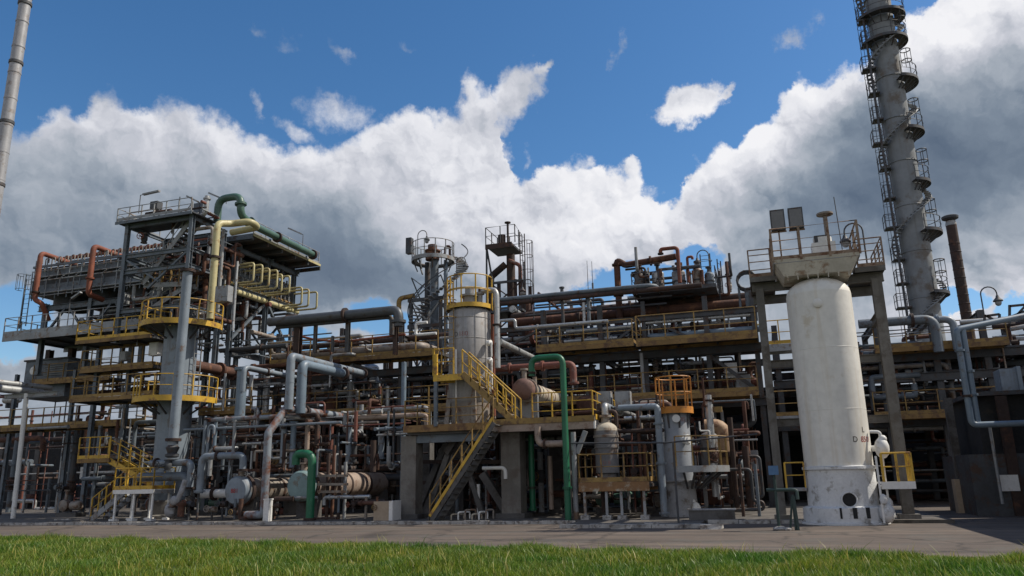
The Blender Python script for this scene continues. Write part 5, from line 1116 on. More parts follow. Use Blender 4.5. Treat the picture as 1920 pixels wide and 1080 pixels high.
    px_pipe('thinner dark pipe hung below the overhead pipe', 'steel', .13, (520,613), 735, 33.9, 'overhead_pipe', extra=(('z',628),), bend=.3)
    px_pipe('dark end of the overhead pipe meeting the cooler tower', 'drust', .26, (538,600), 556, 33.7, 'pipe_support')
    for i,(px,y0,y1,w_) in enumerate(((556,596,690,.34),(590,606,662,.16),(651,590,660,.2),(741,580,665,.2),(623,630,660,.12))):
        a = A(px,y1,Y=34.1); e = A(px,y0,Y=34.1); one('pipe_hanger', MB().ibeam((a.x,34.1,a.z),(a.x,34.1,e.z),w_), M['drust' if i in (0,3) else 'steel'], ('thick dark trestle leg at the left end of the overhead pipe','thin leg under the left part of the overhead pipe','dark leg under the middle of the overhead pipe','dark leg at the right bend of the overhead pipe','short stub leg under the overhead pipe')[i], 'pipe support', 'legs under the overhead pipe', False)
    pipe('sagging red-brown pipe below the overhead pipe', 'red', .06, [A(553,628,Y=34.3),A(590,637,Y=34.3),A(640,641,Y=34.3),A(760,627,Y=34.3)], bend=1.)
    px_pipe('thick tan-grey pipe behind the left upper walkway rail', 'cladold', .23, (510,670), 790, 37.6, 'lagged_pipe', extra=(('dy',2.),), bend=.5, clad=2.2)
    px_pipe('dark rusty pipe above the tan-grey pipe', 'drust', .17, (515,655), 850, 38.6, fl=(.4,))
    a = A(786,602,Y=34); pipe('white square pipe loop left of the lettered vessel', 'white', .07, path(A(801,604,Y=33.6),('x',780),('z',628),('x',818)), 'pipe_loop', bend=.12)
    pipe('thick rusty pipe emerging behind the grey column', 'rust', .27, path(A(358,684,Y=31.6),('y',460)), 'pipe', fl=(.5,.75))
    pipe('rusty pipe with pale end joining the grey elbow', 'redbrown', .13, path(A(462,690,Y=30.2),('y',548)), 'pipe', fl=(.45,), clad=1.)
    # red pipework and candy cane on the right skyline
    Y = 39.; pts = path(A(1163,612,Y=Y),('z',487)); p1 = pts[-1]; pts += [p1+Vector((.45,0,-.35)), along(p1+Vector((.45,0,-.35)),'x',px=1268)]
    pts[-1].z += .18; pipe('rusty pipe rising from the rack and running right on the skyline', 'rust', .17, pts, 'skyline_pipe', bend=.3, fl=(.25,.5,.8))
    Y = 38.6; pipe('red candy-cane vent pipe with hooked tip on the skyline', 'red', .10, path(A(1275,530,Y=Y),('z',464),('x',1238),('z',477)), 'vent_pipe', bend=.2, fl=(.99,))
    pipe('short red pipe with hooked top right of the candy-cane pipe', 'red', .07, path(A(1292,530,Y=39.2),('z',482),('x',1298),('z',486)), 'vent_pipe', bend=.1)
    pipe('dark S-bend pipe below the red skyline pipe', 'bsteel', .08, path(A(1262,498,Y=39.4),('z',503),('x',1233),('z',520)), 'pipe', bend=.12)
    dk = thing('drum_deck', 'dark railed deck carrying small drums on the skyline', 'platform'); xa, xb, z = A(1190,545,Y=39.).x, A(1345,545,Y=39.).x, A(1260,545,Y=39.).z
    ob('deck', MB().box(xa,38.2,z-.2,xb,42,z), M['steel'], dk, False); straight_rail(dk, [(xa,42,z),(xa,38.2,z),(xb,38.2,z),(xb,42,z)], 'steel', h=.9, gap=1.2, kick=False)
    for i,(px,py0,py1,hw,m,lab) in enumerate(((1200,541,508,9,'dustlag','squat grey-tan drum at the left of the skyline deck'),(1235,540,505,11,'silver','grey capped drum left of the candy-cane pipe'),(1274,540,503,12,'vessel2','pale grey drum below the candy-cane pipe'),(1310,540,500,9,'cladold','tan cylinder on the right of the skyline deck'),(1332,545,508,8,'bsteel','dark cylinder at the right end of the skyline deck'))):
        q = A(px,py0,Y=39.6); h = A(px,py1,Y=39.6).z-z; r = hw/1433*42; t = thing('drum', lab, 'drum', 'drums on the skyline deck')
        ob('shell', MB().lathe((q.x,39.6,z),[(r,.02),(r,h*.8)]+[(rr,h*.8+d) for rr,d in dome(r,h*.15)],20), M[m], t); ob('nozzle', MB().cyl((q.x,39.6,z+h*.9),(q.x,39.6,z+h*1.25),.09,n=8).cyl((q.x,39.6,z+h*1.16),(q.x,39.6,z+h*1.24),.16,n=8), M['steel'], t); ob('band', MB().lathe((q.x,39.6,z+h*.4),[(r+.004,0),(r+.03,.01),(r+.03,.08),(r+.004,.09)],20), M['steel'], t)
    q = A(1325,520,Y=40.5); t = thing('ladder_hoop_tower', 'small dark tower of ladder hoops at the right of the skyline deck', 'ladder tower'); ladder(t, (q.x,40.5,0), z-.5, z+2.2, 'steel', (0,-1), .5, cage=z+.2); ladder(t, (q.x+.7,40.2,0), z-.5, z+1.7, 'steel', (1,-.3), .5, cage=z+.2)
    t = thing('wheel_rack', 'round dark cage of pipe hoops beside the portal landing', 'pipework'); q = A(1400,527,Y=38); mb = MB()
    for k in range(3):
        mb.tube([q+Vector((.45*math.cos(a*.4488),.3*(k-1),.45*math.sin(a*.4488))) for a in range(15)],.05,6,False)
    for k in range(5): a = k*1.2566; mb.bar(q+Vector((.45*math.cos(a),-.3,.45*math.sin(a))),q+Vector((.45*math.cos(a),.3,.45*math.sin(a))),.06)
    ob('hoops', mb, M['steel'], t); ob('base', MB().cyl(q+Vector((0,0,-.45)),q+Vector((0,0,-2.)),.15).cyl(q+Vector((.3,0,-.3)),q+Vector((.3,0,-2)),.06).cyl(q+Vector((-.4,0,-.3)),q+Vector((-.4,0,-2.)),.06), M['bsteel'], t)
    for i,px in enumerate((1106,1115)): a = A(px,610,Y=38.5); one('lightning_rod', MB().cyl(a, path(a,('z',489+i))[-1], .025, .012, 6), M['steel'], ('thin dark rod on the rack top, left of two','thin dark rod on the rack top, right of two')[i], 'rod', 'lightning rods on the rack top')
    # round-platform tower
    Y = 41.; zt = A(800,490,Y=Y).z; cx_ = A(812,490,Y=Y).x; c = Vector((cx_,Y,0)); r = 42/1433*44
    t = thing('round_platform_tower', 'dark pipe tower with round railed platform and spiral stair left of the lettered vessel', 'tower')
    ob('riser', MB().cyl((cx_+.1,Y,4),(cx_+.1,Y,zt+.1),.25,n=18), M['bsteel'], t); ob('riser', MB().cyl((cx_-.5,Y+.3,4),(cx_-.5,Y+.3,zt),.17,n=12), M['steel'], t); ob('riser', MB().cyl((cx_+.75,Y+.2,4),(cx_+.75,Y+.2,zt),.12,n=12), M['bluepipe'], t)
    for dx,dy in ((-1.,-.9),(.9,-.9),(-1.,.9),(.9,.9)): ob('leg', MB().ibeam((cx_+dx,Y+dy,4),(cx_+dx,Y+dy,zt-2.5),.18,hint=Vector((0,1,0))), M['steel'], t, False)
    for z in (zt-2.6,zt-4.2):
        for yy in (Y-.9,Y+.9): ob('ring_beam', MB().bar((cx_-1.2,yy,z),(cx_+1.1,yy,z),.14,.2), M['steel'], t, False)
    for s in (1,-1): ob('brace', MB().bar((cx_-1*s,Y-.9,zt-2.6),(cx_+.9*s,Y-.9,zt-5.),.09), M['lsteel'], t, False)
    for k in range(4):
        z0_, z1_ = zt-7.2+k*1.5, zt-5.7+k*1.5
        for a_,b_ in (((-1,-.9),(.9,-.9)),((.9,-.9),(.9,.9)),((-1,-.9),(-1,.9))): ob('lattice', MB().bar((cx_+a_[0],Y+a_[1],z0_),(cx_+b_[0],Y+b_[1],z1_),.06).bar((cx_+b_[0],Y+b_[1],z0_),(cx_+a_[0],Y+a_[1],z1_),.06), M['bsteel'], t, False)
    ring_platform(t, c, .95, r, zt, 'lsteel', 0, 360, h=1.05, posts=12, deckm='lsteel', edge_h=.18)
    mb = MB(); mb.lathe(c+Vector((.0,-.1,zt)),[(.42,0),(.42,.5),(.5,.52),(.5,.6),(.28,.62),(.28,.95),(.1,1.0)],16); mb.tube(fillet([c+Vector((.4,0,zt+.3)),c+Vector((.8,0,zt+.3)),c+Vector((.8,0,zt+.8)),c+Vector((1.1,0,zt+.8)),c+Vector((1.1,0,zt))],.15),.08,8); ob('top_valve', mb, M['rust'], t)
    st = MB(); rl = []
    for k in range(34):
        a = rad(60-k*7.5); z = zt+.4-k*.16; e = Vector((math.cos(a),math.sin(a),0)); cc = c+Vector((.35,.0,0)); st.bar(cc+e*(r-.15)+Vector((0,0,z)), cc+e*(r+.5)+Vector((0,0,z)), .22,.04); rl.append(cc+e*(r+.5)+Vector((0,0,z+.95)))
    ob('spiral_stair', st, M['lsteel'], t, False); ob('handrail', MB().tube(rl,.035,6), M['steel'], t)
    ob('speaker_box', MB().cbox((cx_-r-.15,Y-.3,zt+1.0),.36,.36,1.0), M['steel'], t, False)
    mb = MB().tube(fillet([Vector((cx_-2.0,Y-.5,zt-4.8)),Vector((cx_-2.,Y-.5,zt-2.3)),Vector((cx_-1.,Y-.5,zt-2.2))],.3),.15,10); ob('side_pipe', mb, M['dyellow'], t)
    # square-platform tower
    Y = 42.5; zt = A(945,470,Y=Y).z; xc = A(947,470,Y=Y).x; t = thing('square_platform_tower', 'dark rusty pipe stalk carrying a square railed lookout platform', 'tower')
    ob('stalk', MB().tube([(xc+.35,Y,4.5),(xc+.35,Y,zt-.3)],.26,14), M['drust'], t); ob('side_riser', MB().tube(fillet([Vector((xc+.05,Y-.1,zt-.9)),Vector((xc-.9,Y-.1,zt-1.6)),Vector((xc-1.0,Y-.1,zt-3.6)),Vector((xc-1.0,Y-.1,5.)) ],.35),.21,12), M['drust'], t)
    ob('side_riser', MB().tube(fillet([Vector((xc+.3,Y-.2,zt-.7)),Vector((xc+1.0,Y-.2,zt-1.1)),Vector((xc+1.0,Y-.2,5))],.3),.12,10), M['redbrown'], t)
    p = ob('platform', MB().box(xc-.85,Y-1.1,zt,xc+.78,Y+1.1,zt+.12), M['steel'], t, False); ob('edge_beam', MB().box(xc-.88,Y-1.14,zt-.16,xc+.81,Y-1.102,zt+.15), M['drust'], p, False)
    straight_rail(p, [(xc-.85,Y+1.05,zt+.12),(xc-.85,Y-1.1,zt+.12),(xc+1.0,Y-1.1,zt+.12),(xc+.78,Y+1.05,zt+.12),(xc-.85,Y+1.05,zt+.12)], 'steel', h=1.1, gap=1.0, kick=False)
    ob('vent', MB().cyl((xc-.2,Y,zt+.1),(xc-.2,Y,zt+1.0),.24,n=12).cyl((xc+.2,Y,zt+.1),(xc+.2,Y,zt+1.8),.07,n=8).cyl((xc+.2,Y,zt+1.74),(xc+.2,Y,zt+1.8),.2,n=10), M['drust'], t)
    for a,b in (((xc-.82,Y-1.05,zt),(xc-1.0,Y-.8,5.5)),((xc-.82,Y-1.05,zt),(xc-.4,Y-.5,zt-3.6)),((xc+1.35,Y-.5,5),(xc+1.35,Y-.5,zt-1.))): ob('brace', MB().bar(a,b,.09), M['steel'], t, False)
    ladder(t, (xc+1.2,Y-.3,0), 6, zt+.9, 'drust', (1,-.4), .45, cage=8.)
    for dx,dy in ((-.7,-.8),(1.3,-.8),(-.7,.8),(1.3,.8)): ob('leg', MB().ibeam((xc+dx,Y+dy,4.5),(xc+dx,Y+dy,zt-2.2-.6*(dx<0)),.16,hint=Vector((0,1,0))), M['drust'], t, False)
    for k in range(3):
        z0_ = zt-7+k*1.6
        for sg in (1,-1): ob('lattice', MB().bar((xc+.3-sg,Y-.8,z0_),(xc+.3+sg,Y-.8,z0_+1.6),.07), M['drust'], t, False)
        ob('ring_beam', MB().bar((xc-.7,Y-.8,z0_+1.6),(xc+1.3,Y-.8,z0_+1.6),.1,.14), M['steel'], t, False)
    for dx,r_ in ((.75,.1),(-.3,.12),(1.0,.07)): ob('riser', MB().cyl((xc+dx,Y-.4,4.6),(xc+dx,Y-.4,zt-1.4-r_*6),r_,n=10), M[('steel','drust','bsteel')[int(r_*100)%3]], t)
    ob('lower_platform', MB().box(xc-2.4,Y-1.2,zt-4.1,xc+1.4,Y+1.2,zt-3.98), M['steel'], t, False); ob('side_drum', MB().lathe((xc-1.9,Y-.2,zt-4.0),[(.3,0),(.3,1.2),(.2,1.3)],16), M['bsteel'], t)
    t = thing('process_vessel', 'dark vessel hidden behind the lettered vessel pipe, below the square platform', 'process vessel'); ob('shell', MB().lathe((xc-1.6,Y-1.0,5.1),[(.9,0),(.9,zt-10.0)]+[(rr,zt-10.0+d) for rr,d in dome(.9,.5)],24), M['bsteel'], t); ob('band', MB().lathe((xc-1.6,Y-1.0,zt-6.3),[(.93,0),(.93,.15)],24), M['steel'], t)
    # gooseneck lamps
    def lamp(px, py0, py1, Y, s, label):
        a = A(px,py0,Y=Y); e = path(a,('z',py1))[-1]; t = thing('gooseneck_lamp', label, 'lamp', 'gooseneck lamps on the skyline'); mb = MB()
        arc = [e+Vector((s*(.3-.3*math.cos(k*math.pi/8)),0,.3*math.sin(k*math.pi/8))) for k in range(9)]; mb.tube([a]+arc+[arc[-1]+Vector((0,0,-.12))],.028,6); ob('pole', mb, M['steel'], t)
        q = arc[-1]+Vector((0,0,-.1)); ob('lamp_shade', MB().lathe(q,[(.05,0),(.08,-.1),(.19,-.22),(.19,-.26)],14), M['steel'], t); ob('lamp_globe', MB().sphere(q+Vector((0,0,-.32)),.13,12,1.1), M['lsteel'], t)
    lamp(1001,600,533,38.5,-1,'gooseneck lamp right of the square platform tower'); lamp(783,485,442,40.5,1,'gooseneck lamp over the round platform'); lamp(1847,600,552,36.5,1,'gooseneck lamp near the rusty chimney'); lamp(1333,530,478,40,-1,'small gooseneck lamp right of the red skyline pipes'); lamp(1626,495,432,28.2,-1,'gooseneck lamp on the right portal landing'); lamp(856,545,492,41.5,1,'gooseneck lamp behind the lettered vessel rail')
    # right-hand pipework
    pipe('big grey pipe crossing behind the white column and turning down', 'bsteel', .22, path(A(1610,608,Y=40),('x',1751),('z',660)), 'pipe', bend=.5, fl=(.5,)); pipe('second grey bent pipe right of the big one', 'grey', .17, path(A(1700,604,Y=40.3),('x',1786),('z',655)), 'pipe', bend=.4, fl=(.4,))
    Y = 30.2; a = A(1815,797,Y=Y)
    pipe('long blue-grey pipe with square corner below and line running out of view', 'bluepipe', .105, [A(1960,584,Y=31.5), A(1793,618,Y=Y), along(A(1793,618,Y=Y),'z',py=797), along(along(A(1793,618,Y=Y),'z',py=797),'x',px=1990)], 'pipe', bend=.2, fl=(.45,.62))
    pipe('blue-grey riser parallel to the square-cornered pipe', 'bluepipe', .10, path(A(1834,794,Y=Y+.1),('z',618)), 'riser_pipe', fl=(.3,.55))
    pipe('silver pipe at the upper right end of the rack', 'silver', .10, path(A(1800,604,Y=38),('x',1990)), 'lagged_pipe', clad=1.5); pipe('pale sloping pipe at the far upper right', 'lsteel', .1, [A(1895,617,Y=37), A(1990,600,Y=37)], 'pipe')
    pipe('thin pale post below the square-cornered pipe', 'lsteel', .05, path(A(1880,945,Y=31),('z',800)), 'post_pipe')
    fr = thing('angle_frame', 'small angled steel frame on the far upper right', 'steel frame')
    for a,b in (((1893,572),(1893,608)),((1893,574),(1925,571)),((1925,571),(1898,600)),((1880,600),(1925,582)),((1846,590),(1846,604)),((1846,593),(1874,589)),((1874,589),(1874,603)),((1850,592),(1868,603))): ob('member', MB().bar(A(*a,Y=36),A(*b,Y=36),.09), M['steel'], fr, False)
    # right building with its annexe outside the view
    bx = A(1832,955,Y=31.5).x; t = thing('end_building', 'dark grey plant building at the right edge with pale notice board', 'building')
    ob('wall', MB().box(bx,31.5,0,30,36,2.1), M['steel'], t, False); ob('upper_wall', MB().box(bx+.6,32.0,2.103,30,35.8,4.15), M['shade_dark'], t, False); ob('roof', MB().box(bx+.4,31.6,4.153,30,36,4.3), M['steel'], t, False)  # upper wall takes the near-black that stands in for shade
    q0, q1 = A(1877,921,Y=31.3), A(1908,890,Y=31.3); ob('notice_board', MB().box(q0.x,31.28,q0.z,q1.x,31.33,q1.z), M['white'], t, False)
    ob('pilaster', MB().box(A(1887,850,Y=31.2).x,31.34,.0,A(1908,850,Y=31.2).x,31.49,4.1), M['drust'], t, False)
    an = thing('annexe', 'low plant annexe outside the right edge', 'building'); ob('wall', MB().box(9.3,20.5,0,16,31.2,5.2), M['dconcrete'], an, False); ob('roof', MB().box(9.1,20.3,5.203,16.2,31.3,5.4), M['steel'], an, False)
    q0, q1 = A(1882,742,Y=33), A(1910,690,Y=33); one('equipment_cabin', MB().box(q0.x,33,q0.z,q1.x,33.9,q1.z).box(q1.x-.1,32.9,q0.z-.05,q1.x+.03,34,q1.z+.06), M['blue'], 'pale grey cabin panel high at the right edge', 'equipment cabin', smooth=False)
    t = thing('cabin_stand', 'dark legs carrying the pale cabin at the right edge', 'steel frame'); 
    for xx in (q0.x+.1,q1.x-.1): ob('leg', MB().ibeam((xx,33.3,4.3),(xx,33.3,q0.z),.18), M['steel'], t, False)
    q0, q1 = A(1798,958,Y=33.5), A(1822,898,Y=33.5); t = thing('board_pillar', 'tan boarded pillar base in the alley on the right', 'pillar'); ob('board', MB().box(q0.x,33.5,0,q1.x,34.0,q1.z), M['wood'], t, False); ob('column', MB().bar((q0.x+.25,33.75,q1.z),(q0.x+.25,33.75,4.3),.26), M['dconcrete'], t, False)
    # added backdrop blocks, near-black colour standing in for shade below the decks
    t = thing('shade_backdrop', 'long added backdrop block behind the racks, coloured dark for shade', 'building'); ob('wall', MB().box(-62,48.0,0,2.6,56,6.3), M['shade_dark'], t, False); ob('roof', MB().box(-62.5,47.4,6.303,3,56.5,6.5), M['steel'], t, False)
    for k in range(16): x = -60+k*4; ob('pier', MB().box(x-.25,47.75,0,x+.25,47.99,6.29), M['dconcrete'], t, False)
    t = thing('alley_backdrop', 'added backdrop block, coloured dark for shade, closing the alley on the right', 'building'); ob('wall', MB().box(3.2,52,0,30,60,6.4), M['shade_dark'], t, False); ob('roof', MB().box(3,51.6,6.403,30,60.2,6.6), M['steel'], t, False)
M['duct_grey'] = mat('dark_grey_pipe', (.085,.092,.10), .45, .2, .2, (.06,.045,.035), .2)
M['shade_dark'] = mat('shade_dark_wall', (.022,.023,.025), .95, 0, .4, (.035,.03,.026), .25)  # deep shade put into the wall colour
racks()
# ------------------------------------------------------------------ dense pipework inside the plant
PAL = {'dark rust':('drust',5),'rusty brown':('rust',5),'dark grey':('steel',4),'blue-grey':('bsteel',4),'silver lagged':('silver',3),'tan lagged':('cladold',2),'pale':('lsteel',3),'red-brown':('redbrown',2)}
def pick(rg, pal=PAL):
    k = list(pal); return rg.choices(k, [pal[x][1] for x in k])[0]
def clutter(seed, zone, phrase, X, Y, Z, nx=0, ny=0, nz=0, nw=0, nt=0, nd=0, nb=0, rmax=.18, lenx=(4,16)):
    """pipes along the rack (nx), across it (ny), risers (nz), bent runs (nw), cable trays (nt), drums (nd), boxes (nb)"""
    rg = random.Random(seed)
    def rad_(): return rg.choice((.03,.035,.04,.05,.06,.08,.1,.13,rmax))
    def P(): return Vector((rg.uniform(*X), rg.uniform(*Y), rg.uniform(*Z)))
    for _ in range(nx):
        c = pick(rg); r = rad_(); l = rg.uniform(*lenx); p = P(); x0 = max(X[0], p.x-l/2); x1 = min(X[1], p.x+l/2)
        pts = [Vector((x0,p.y,p.z)), Vector((x1,p.y,p.z))]; end = 'straight'
        if rg.random() < .45: pts.append(pts[-1]+Vector((0,0,rg.choice((-1,1))*rg.uniform(.5,1.4)))); end = 'elbowed'
        pipe(f'{c} {end} pipe lying along {phrase}', PAL[c][0], r, pts, 'pipe', 'pipe', f'pipes along {phrase}', fl=[rg.random() for _ in range(rg.randint(0,3))] if r > .07 else ())
    for _ in range(ny):
        c = pick(rg); r = rad_(); p = P(); l = rg.uniform(2,6)
        pts = [Vector((p.x,max(Y[0],p.y-l/2),p.z)), Vector((p.x,min(Y[1],p.y+l/2),p.z))]
        if rg.random() < .5: pts.insert(0, pts[0]+Vector((0,0,rg.choice((-1,1))*rg.uniform(.5,1.6))))
        pipe(f'{c} cross pipe running back through {phrase}', PAL[c][0], r, pts, 'cross_pipe', 'pipe', f'cross pipes in {phrase}', fl=[rg.random() for _ in range(rg.randint(0,2))] if r > .07 else ())
    for _ in range(nz):
        c = pick(rg); r = rad_(); p = P(); z0 = Z[0] if rg.random() < .6 else rg.uniform(*Z); z1 = min(Z[1], z0+rg.uniform(1.2,Z[1]-Z[0]+.2))
        if z1-z0 < .5: z0 = z1-.6
        o = pipe(f'{c} {"riser" if r > .045 else "thin conduit"} standing in {phrase}', PAL[c][0], r, [Vector((p.x,p.y,z0)),Vector((p.x,p.y,z1))], 'riser_pipe' if r > .045 else 'conduit', 'pipe' if r > .045 else 'conduit', f'risers in {phrase}', fl=[rg.random() for _ in range(rg.randint(0,2))] if r > .06 else ())
        if rg.random() < .35: wheel_valve(o, (p.x,p.y,z0+(z1-z0)*rg.uniform(.2,.6)), 'z', max(.07,r), (rg.uniform(-.4,.4),-1,0), rg.choice(('steel','drust','cladold')), rg.choice(('rust','steel','red','dyellow')))
    for _ in range(nw):
        c = pick(rg); r = rg.choice((.04,.06,.08,.1,.14)); p = P(); pts = [p]; last = ''
        for _k in range(rg.randint(2,5)):
            a = rg.choice([q for q in 'xxyzz' if q != last]); last = a; q = pts[-1].copy(); i = 'xyz'.index(a)
            lim = (X,Y,Z)[i]; q[i] = min(lim[1], max(lim[0], q[i]+rg.choice((-1,1))*rg.uniform(.5,2.2)))
            if (q-pts[-1]).length > .25: pts.append(q)
        if len(pts) == 3: pipe(f'{c} single-elbow pipe in {phrase}', PAL[c][0], r, pts, 'elbow_pipe', 'pipe', f'elbow pipes in {phrase}', bend=.16, fl=[rg.random()] if r > .07 else ())
        elif len(pts) > 1: pipe(f'{c} bent pipe winding through {phrase}', PAL[c][0], r, pts, 'bent_pipe', 'pipe', f'bent pipes in {phrase}', bend=.16, fl=[rg.random()] if r > .07 else ())
    for _ in range(nt):
        p = P(); l = rg.uniform(4,10); x0, x1 = max(X[0],p.x-l/2), min(X[1],p.x+l/2); mb = MB(); wd = rg.uniform(.3,.5)
        mb.box(x0,p.y,p.z,x1,p.y+.02,p.z+.1).box(x0,p.y+wd,p.z,x1,p.y+wd+.02,p.z+.1); x = x0+.1
        while x < x1: mb.box(x,p.y+.021,p.z+.01,x+.05,p.y+wd-.001,p.z+.03); x += .3
        one('cable_tray', mb, M['lsteel' if rg.random()<.4 else 'steel'], f'ladder-type cable tray running along {phrase}', 'cable tray', f'cable trays along {phrase}', False)
    for _ in range(nd):
        c = pick(rg); p = P(); r = rg.uniform(.25,.55); l = rg.uniform(.9,1.9); t = thing('drum', f'{c} drum standing in {phrase}', 'drum', f'drums in {phrase}'); z = Z[0] if rg.random() < .6 else p.z
        if rg.random() < .5: ob('shell', MB().lathe((p.x,p.y,z),[(r,0),(r,l)]+[(q,l+h) for q,h in dome(r,r*.5)],20), M[PAL[c][0]], t); ob('nozzle', MB().cyl((p.x,p.y,z+l),(p.x,p.y,z+l+r*.5+.25),.09).cyl((p.x,p.y,z+l+r*.5+.2),(p.x,p.y,z+l+r*.5+.28),.15), M['steel'], t)
        else: ob('shell', MB().lathe((p.x-l/2,p.y,z+r+.3),[(r*.5,-.15),(r*.9,-.05),(r,.05),(r,l),(r*.9,l+.1),(r*.5,l+.2)],20,'x'), M[PAL[c][0]], t); ob('saddle', MB().box(p.x-l*.3,p.y-r*.6,z,p.x-l*.3+.12,p.y+r*.6,z+.4).box(p.x+l*.3,p.y-r*.6,z,p.x+l*.3+.12,p.y+r*.6,z+.4), M['steel'], t)
    for _ in range(nb):
        c = rg.choice(('pale','dark grey','white')); p = P(); s = rg.uniform(.3,.7); t = thing('control_box', f'{c} control box on a post in {phrase}', 'control box', f'control boxes in {phrase}')
        ob('box', MB().cbox(p,s,.25,s*1.25), M[{'pale':'lsteel','dark grey':'bsteel','white':'white'}[c]], t, False); ob('post', MB().bar((p.x,p.y+.05,Z[0]),(p.x,p.y+.05,p.z-s*.63),.06), M['steel'], t, False)
def pumps(seed, n, X, Y, phrase):
    rg = random.Random(seed); t = None
    for k in range(n):
        x, y = rg.uniform(*X), rg.uniform(*Y); c = rg.choice(('dark green','rusty','blue-grey','tan')); m = {'dark green':'dgreen','rusty':'rust','blue-grey':'bsteel','tan':'cladold'}[c]
        t = thing('pump', f'{c} pump with motor on its plinth at {phrase}', 'pump', f'pumps at {phrase}')
        ob('plinth', MB().box(x-.7,y-.35,.1,x+.7,y+.35,.32), M['dconcrete'], t, False); ob('motor', MB().lathe((x+.05,y,.68),[(.15,-.03),(.24,0),(.24,.5),(.2,.55),(.12,.6)],16,'x'), M[m], t)
        ob('casing', MB().lathe((x-.45,y-.12,.68),[(.12,-.12),(.3,-.05),(.33,.1),(.3,.25),(.12,.32)],18,'y'), M[m], t); ob('outlet', MB().tube([(x-.45,y+.02,.9),(x-.45,y+.02,1.5)],.08,10).cyl((x-.45,y+.02,1.42),(x-.45,y+.02,1.5),.14), M[m], t)
clutter(11,'a','the ground bay under the middle rack',(-14.5,-.6),(33.5,46),(.15,4.5),nx=16,ny=10,nz=34,nw=30,nd=8,nb=4)
clutter(12,'b','the ground bay behind the exchangers',(-19.5,-14.5),(36.8,46),(.15,4.5),nx=10,ny=6,nz=20,nw=20,nd=3,nb=2)
clutter(23,'b2','the ground bay left of the exchangers',(-26,-20.8),(33.0,46),(.15,4.5),nx=10,ny=8,nz=22,nw=24,nd=4,nb=2)
clutter(13,'c','the middle tier of the rack',(-25,-.2),(37.9,46),(5.25,7.2),nx=52,ny=34,nz=84,nw=44,nt=7,nd=5)
clutter(14,'d','the top tier of the rack',(-17,-.2),(38.2,45),(7.9,9.2),nx=30,ny=20,nz=22,nw=22,nt=4,nd=2)
clutter(15,'e','the left bays below the cooler tower',(-43,-26.5),(35,46),(.15,9.0),nx=26,ny=16,nz=26,nw=40,nt=3,nd=8,nb=4)
clutter(16,'f','the gap between cooler tower and rack',(-29,-20),(35.5,44),(5.2,9.6),nx=24,ny=14,nz=16,nw=28,nt=3,lenx=(3,9))
clutter(17,'g','the right rack tiers',(2.6,14),(42,50),(4.4,8.6),nx=26,ny=16,nz=14,nw=16,nt=4,nd=2)
clutter(18,'h','the shaded right bay',(2.8,12),(43,51),(.1,3.7),nx=10,ny=5,nz=16,nw=12,nd=4)
clutter(19,'i','the front pipe bay left of the table',(-24.5,-14.8),(30.8,33),(2.2,5.2),nx=12,ny=10,nz=12,nw=14,rmax=.12,lenx=(2,6))
clutter(20,'j','the shade below the concrete table',(-14,-6.6),(31.5,34),(.2,3.3),nx=5,ny=3,nz=10,nw=12,nb=1,rmax=.12,lenx=(2,5))
clutter(21,'k','the platforms beside the domed vessel',(-6.4,-3.8),(29.6,33),(.3,4.6),nx=5,ny=6,nz=10,nw=14,nb=2,rmax=.1,lenx=(1.5,3))
clutter(22,'l','the bay beside the caged column',(-3.6,-.4),(30.5,35),(.3,4.6),nx=4,ny=5,nz=12,nw=12,nb=1,rmax=.1,lenx=(1.5,3))
pumps(5, 8, (-13,-1), (31.5,34.5), 'the foot of the rack')
pumps(6, 6, (-40,-27), (33,36), 'the foot of the cooler tower')
clutter(24,'m','the far left bay',(-62,-42),(36,46.5),(.15,7.5),nx=18,ny=10,nz=26,nw=26,nt=2,nd=5)
_xa, _xc, _zt = A(238,450,Y=31.6).x, A(357,455,Y=31.6).x, A(300,412,Y=31.6).z
clutter(25,'n','the top deck of the cooler tower',(_xa-.2,_xc+.5),(31.7,33.2),(_zt+.1,_zt+.75),nx=9,nw=9,nb=2,rmax=.12,lenx=(1.5,4))
clutter(26,'o','the open stair bay of the cooler tower',(_xa+.1,_xc+.8),(32.2,35),(9.8,_zt-.4),nx=10,ny=6,nz=12,nw=22,nb=3,rmax=.12,lenx=(1.5,4))
clutter(27,'p','the roofed space above the yellow loops',(-33.5,-28.2),(35.6,41.4),(14.0,15.4),nx=5,ny=8,nz=10,nw=10,rmax=.1,lenx=(2,5))
clutter(28,'q','the underside of the roofed cooler',(-33,-28),(35.4,41.6),(9.6,12.2),nx=10,ny=8,nz=12,nw=20,rmax=.14,lenx=(2,5))
clutter(29,'r','the underside of the long cooler',(-42,-33),(35,41.6),(10.8,12.6),nx=8,ny=6,nz=12,nw=14,rmax=.12,lenx=(2,6))
clutter(30,'s','the skyline behind the lettered vessel',(-16,-8),(40,45),(8.0,12.0),nx=6,ny=5,nz=14,nw=16,rmax=.14,lenx=(1.5,5))
clutter(31,'t','the skyline deck of drums',(-6.4,-1.0),(38.6,42),(10.6,12.4),nx=3,ny=2,nz=12,nw=14,rmax=.08,lenx=(1,3))

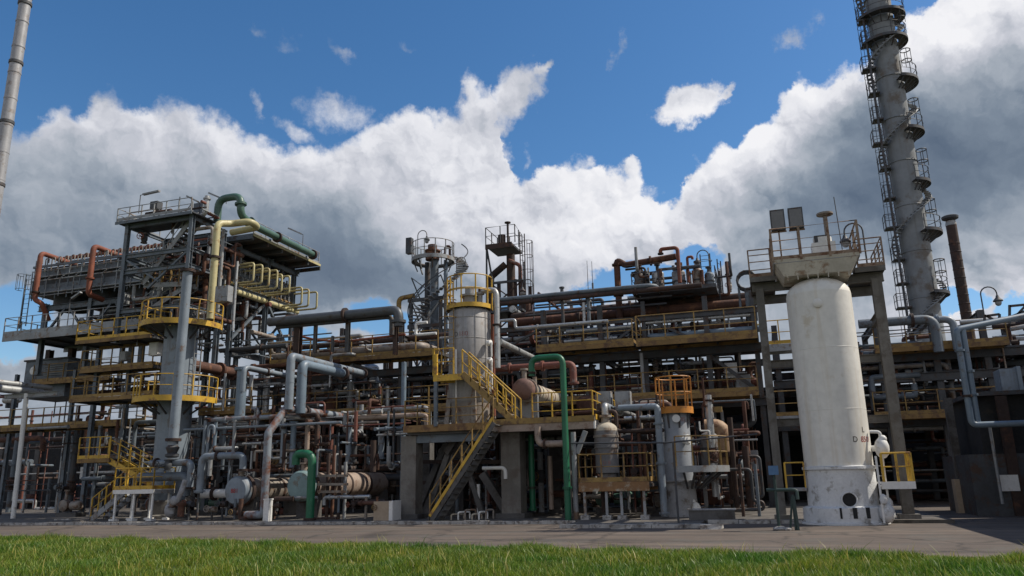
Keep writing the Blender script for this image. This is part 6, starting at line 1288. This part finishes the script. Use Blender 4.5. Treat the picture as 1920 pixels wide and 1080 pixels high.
# thin bright conduits and small bits close to the front
clutter(32,'u','the front of the exchanger bay',(-24.5,-14.6),(29.9,31.2),(2.0,4.6),nx=7,ny=5,nz=9,nw=8,rmax=.05,lenx=(1.5,4))
clutter(33,'v','the foot of the exchangers',(-25.5,-15),(28.4,29.0),(.15,1.0),nz=9,nw=9,rmax=.06)
clutter(34,'w','the front of the left bay',(-34,-28.5),(31.5,34.5),(.15,5.0),nx=4,ny=4,nz=9,nw=10,nb=2,rmax=.08,lenx=(1.5,4))
for i,(px,py,sx_,sy_) in enumerate(((118,979,.9,.25),(148,982,.5,.3),(1165,992,.7,.3),(1222,989,.45,.3),(1335,992,.6,.25))):
    q = A(px,py,Z=0); rg = random.Random(i); mb = MB(); mb.box(-sx_/2,-sy_/2,0,sx_/2,sy_/2,.13)
    mb.v = [(x+rg.uniform(-.05,.05), y+rg.uniform(-.05,.05), z+rg.uniform(-.02,.03)) for x,y,z in mb.v]; mb.v = [(x+q.x, y+q.y, z) for x,y,z in mb.v]
    one('loose_kerb_stone', mb, M['kerbc'], ('long broken kerb stone lying by the road on the far left','short broken kerb stone right of the long one on the far left','pale kerb stone before the rust-edged platform','short pale kerb stone left of the caged column','pale kerb stone lying before the low wall')[i], 'kerb stone', 'loose kerb stones', False)
q = A(318,972,Y=28.5); t = thing('lagged_valve', 'white lumpy lagged valve at the foot of the grey column', 'valve')
ob('lagging', MB().sphere(q+Vector((0,0,.35)),.26,12,1.3).sphere(q+Vector((.25,-.1,.75)),.18,10,1.2).tube(fillet([q+Vector((.3,0,.7)),q+Vector((.5,0,1.1)),q+Vector((.5,.2,1.6))],.2),.12,10), M['skirt'], t)
t = thing('ladder_cage', 'dark ladder frame at the outer end of the long cooler', 'ladder'); a = A(42,612,Y=33.8); b = A(38,515,Y=33.8); ladder(t, a, a.z, b.z, 'bsteel', (0,-1), .5, cage=a.z+1.0); ob('post', MB().bar(a+Vector((-.6,.3,0)),(a.x-.6,a.y+.3,b.z-.2),.08), M['bsteel'], t, False)
clutter(35,'x','the front of the middle tier',(-24.5,-.4),(37.9,39.2),(5.2,7.35),nx=6,nz=46,nw=26,nb=4,rmax=.1,lenx=(1.5,5))
clutter(36,'y','the front of the top tier',(-11,-.4),(37.9,38.6),(7.8,9.3),nx=4,nz=20,nw=12,nb=2,rmax=.08,lenx=(1.5,5))
clutter(37,'z','the front of the right rack',(4.6,11),(41.6,43),(4.5,7.4),nx=8,nz=16,nw=12,nt=2,rmax=.1,lenx=(2,6))
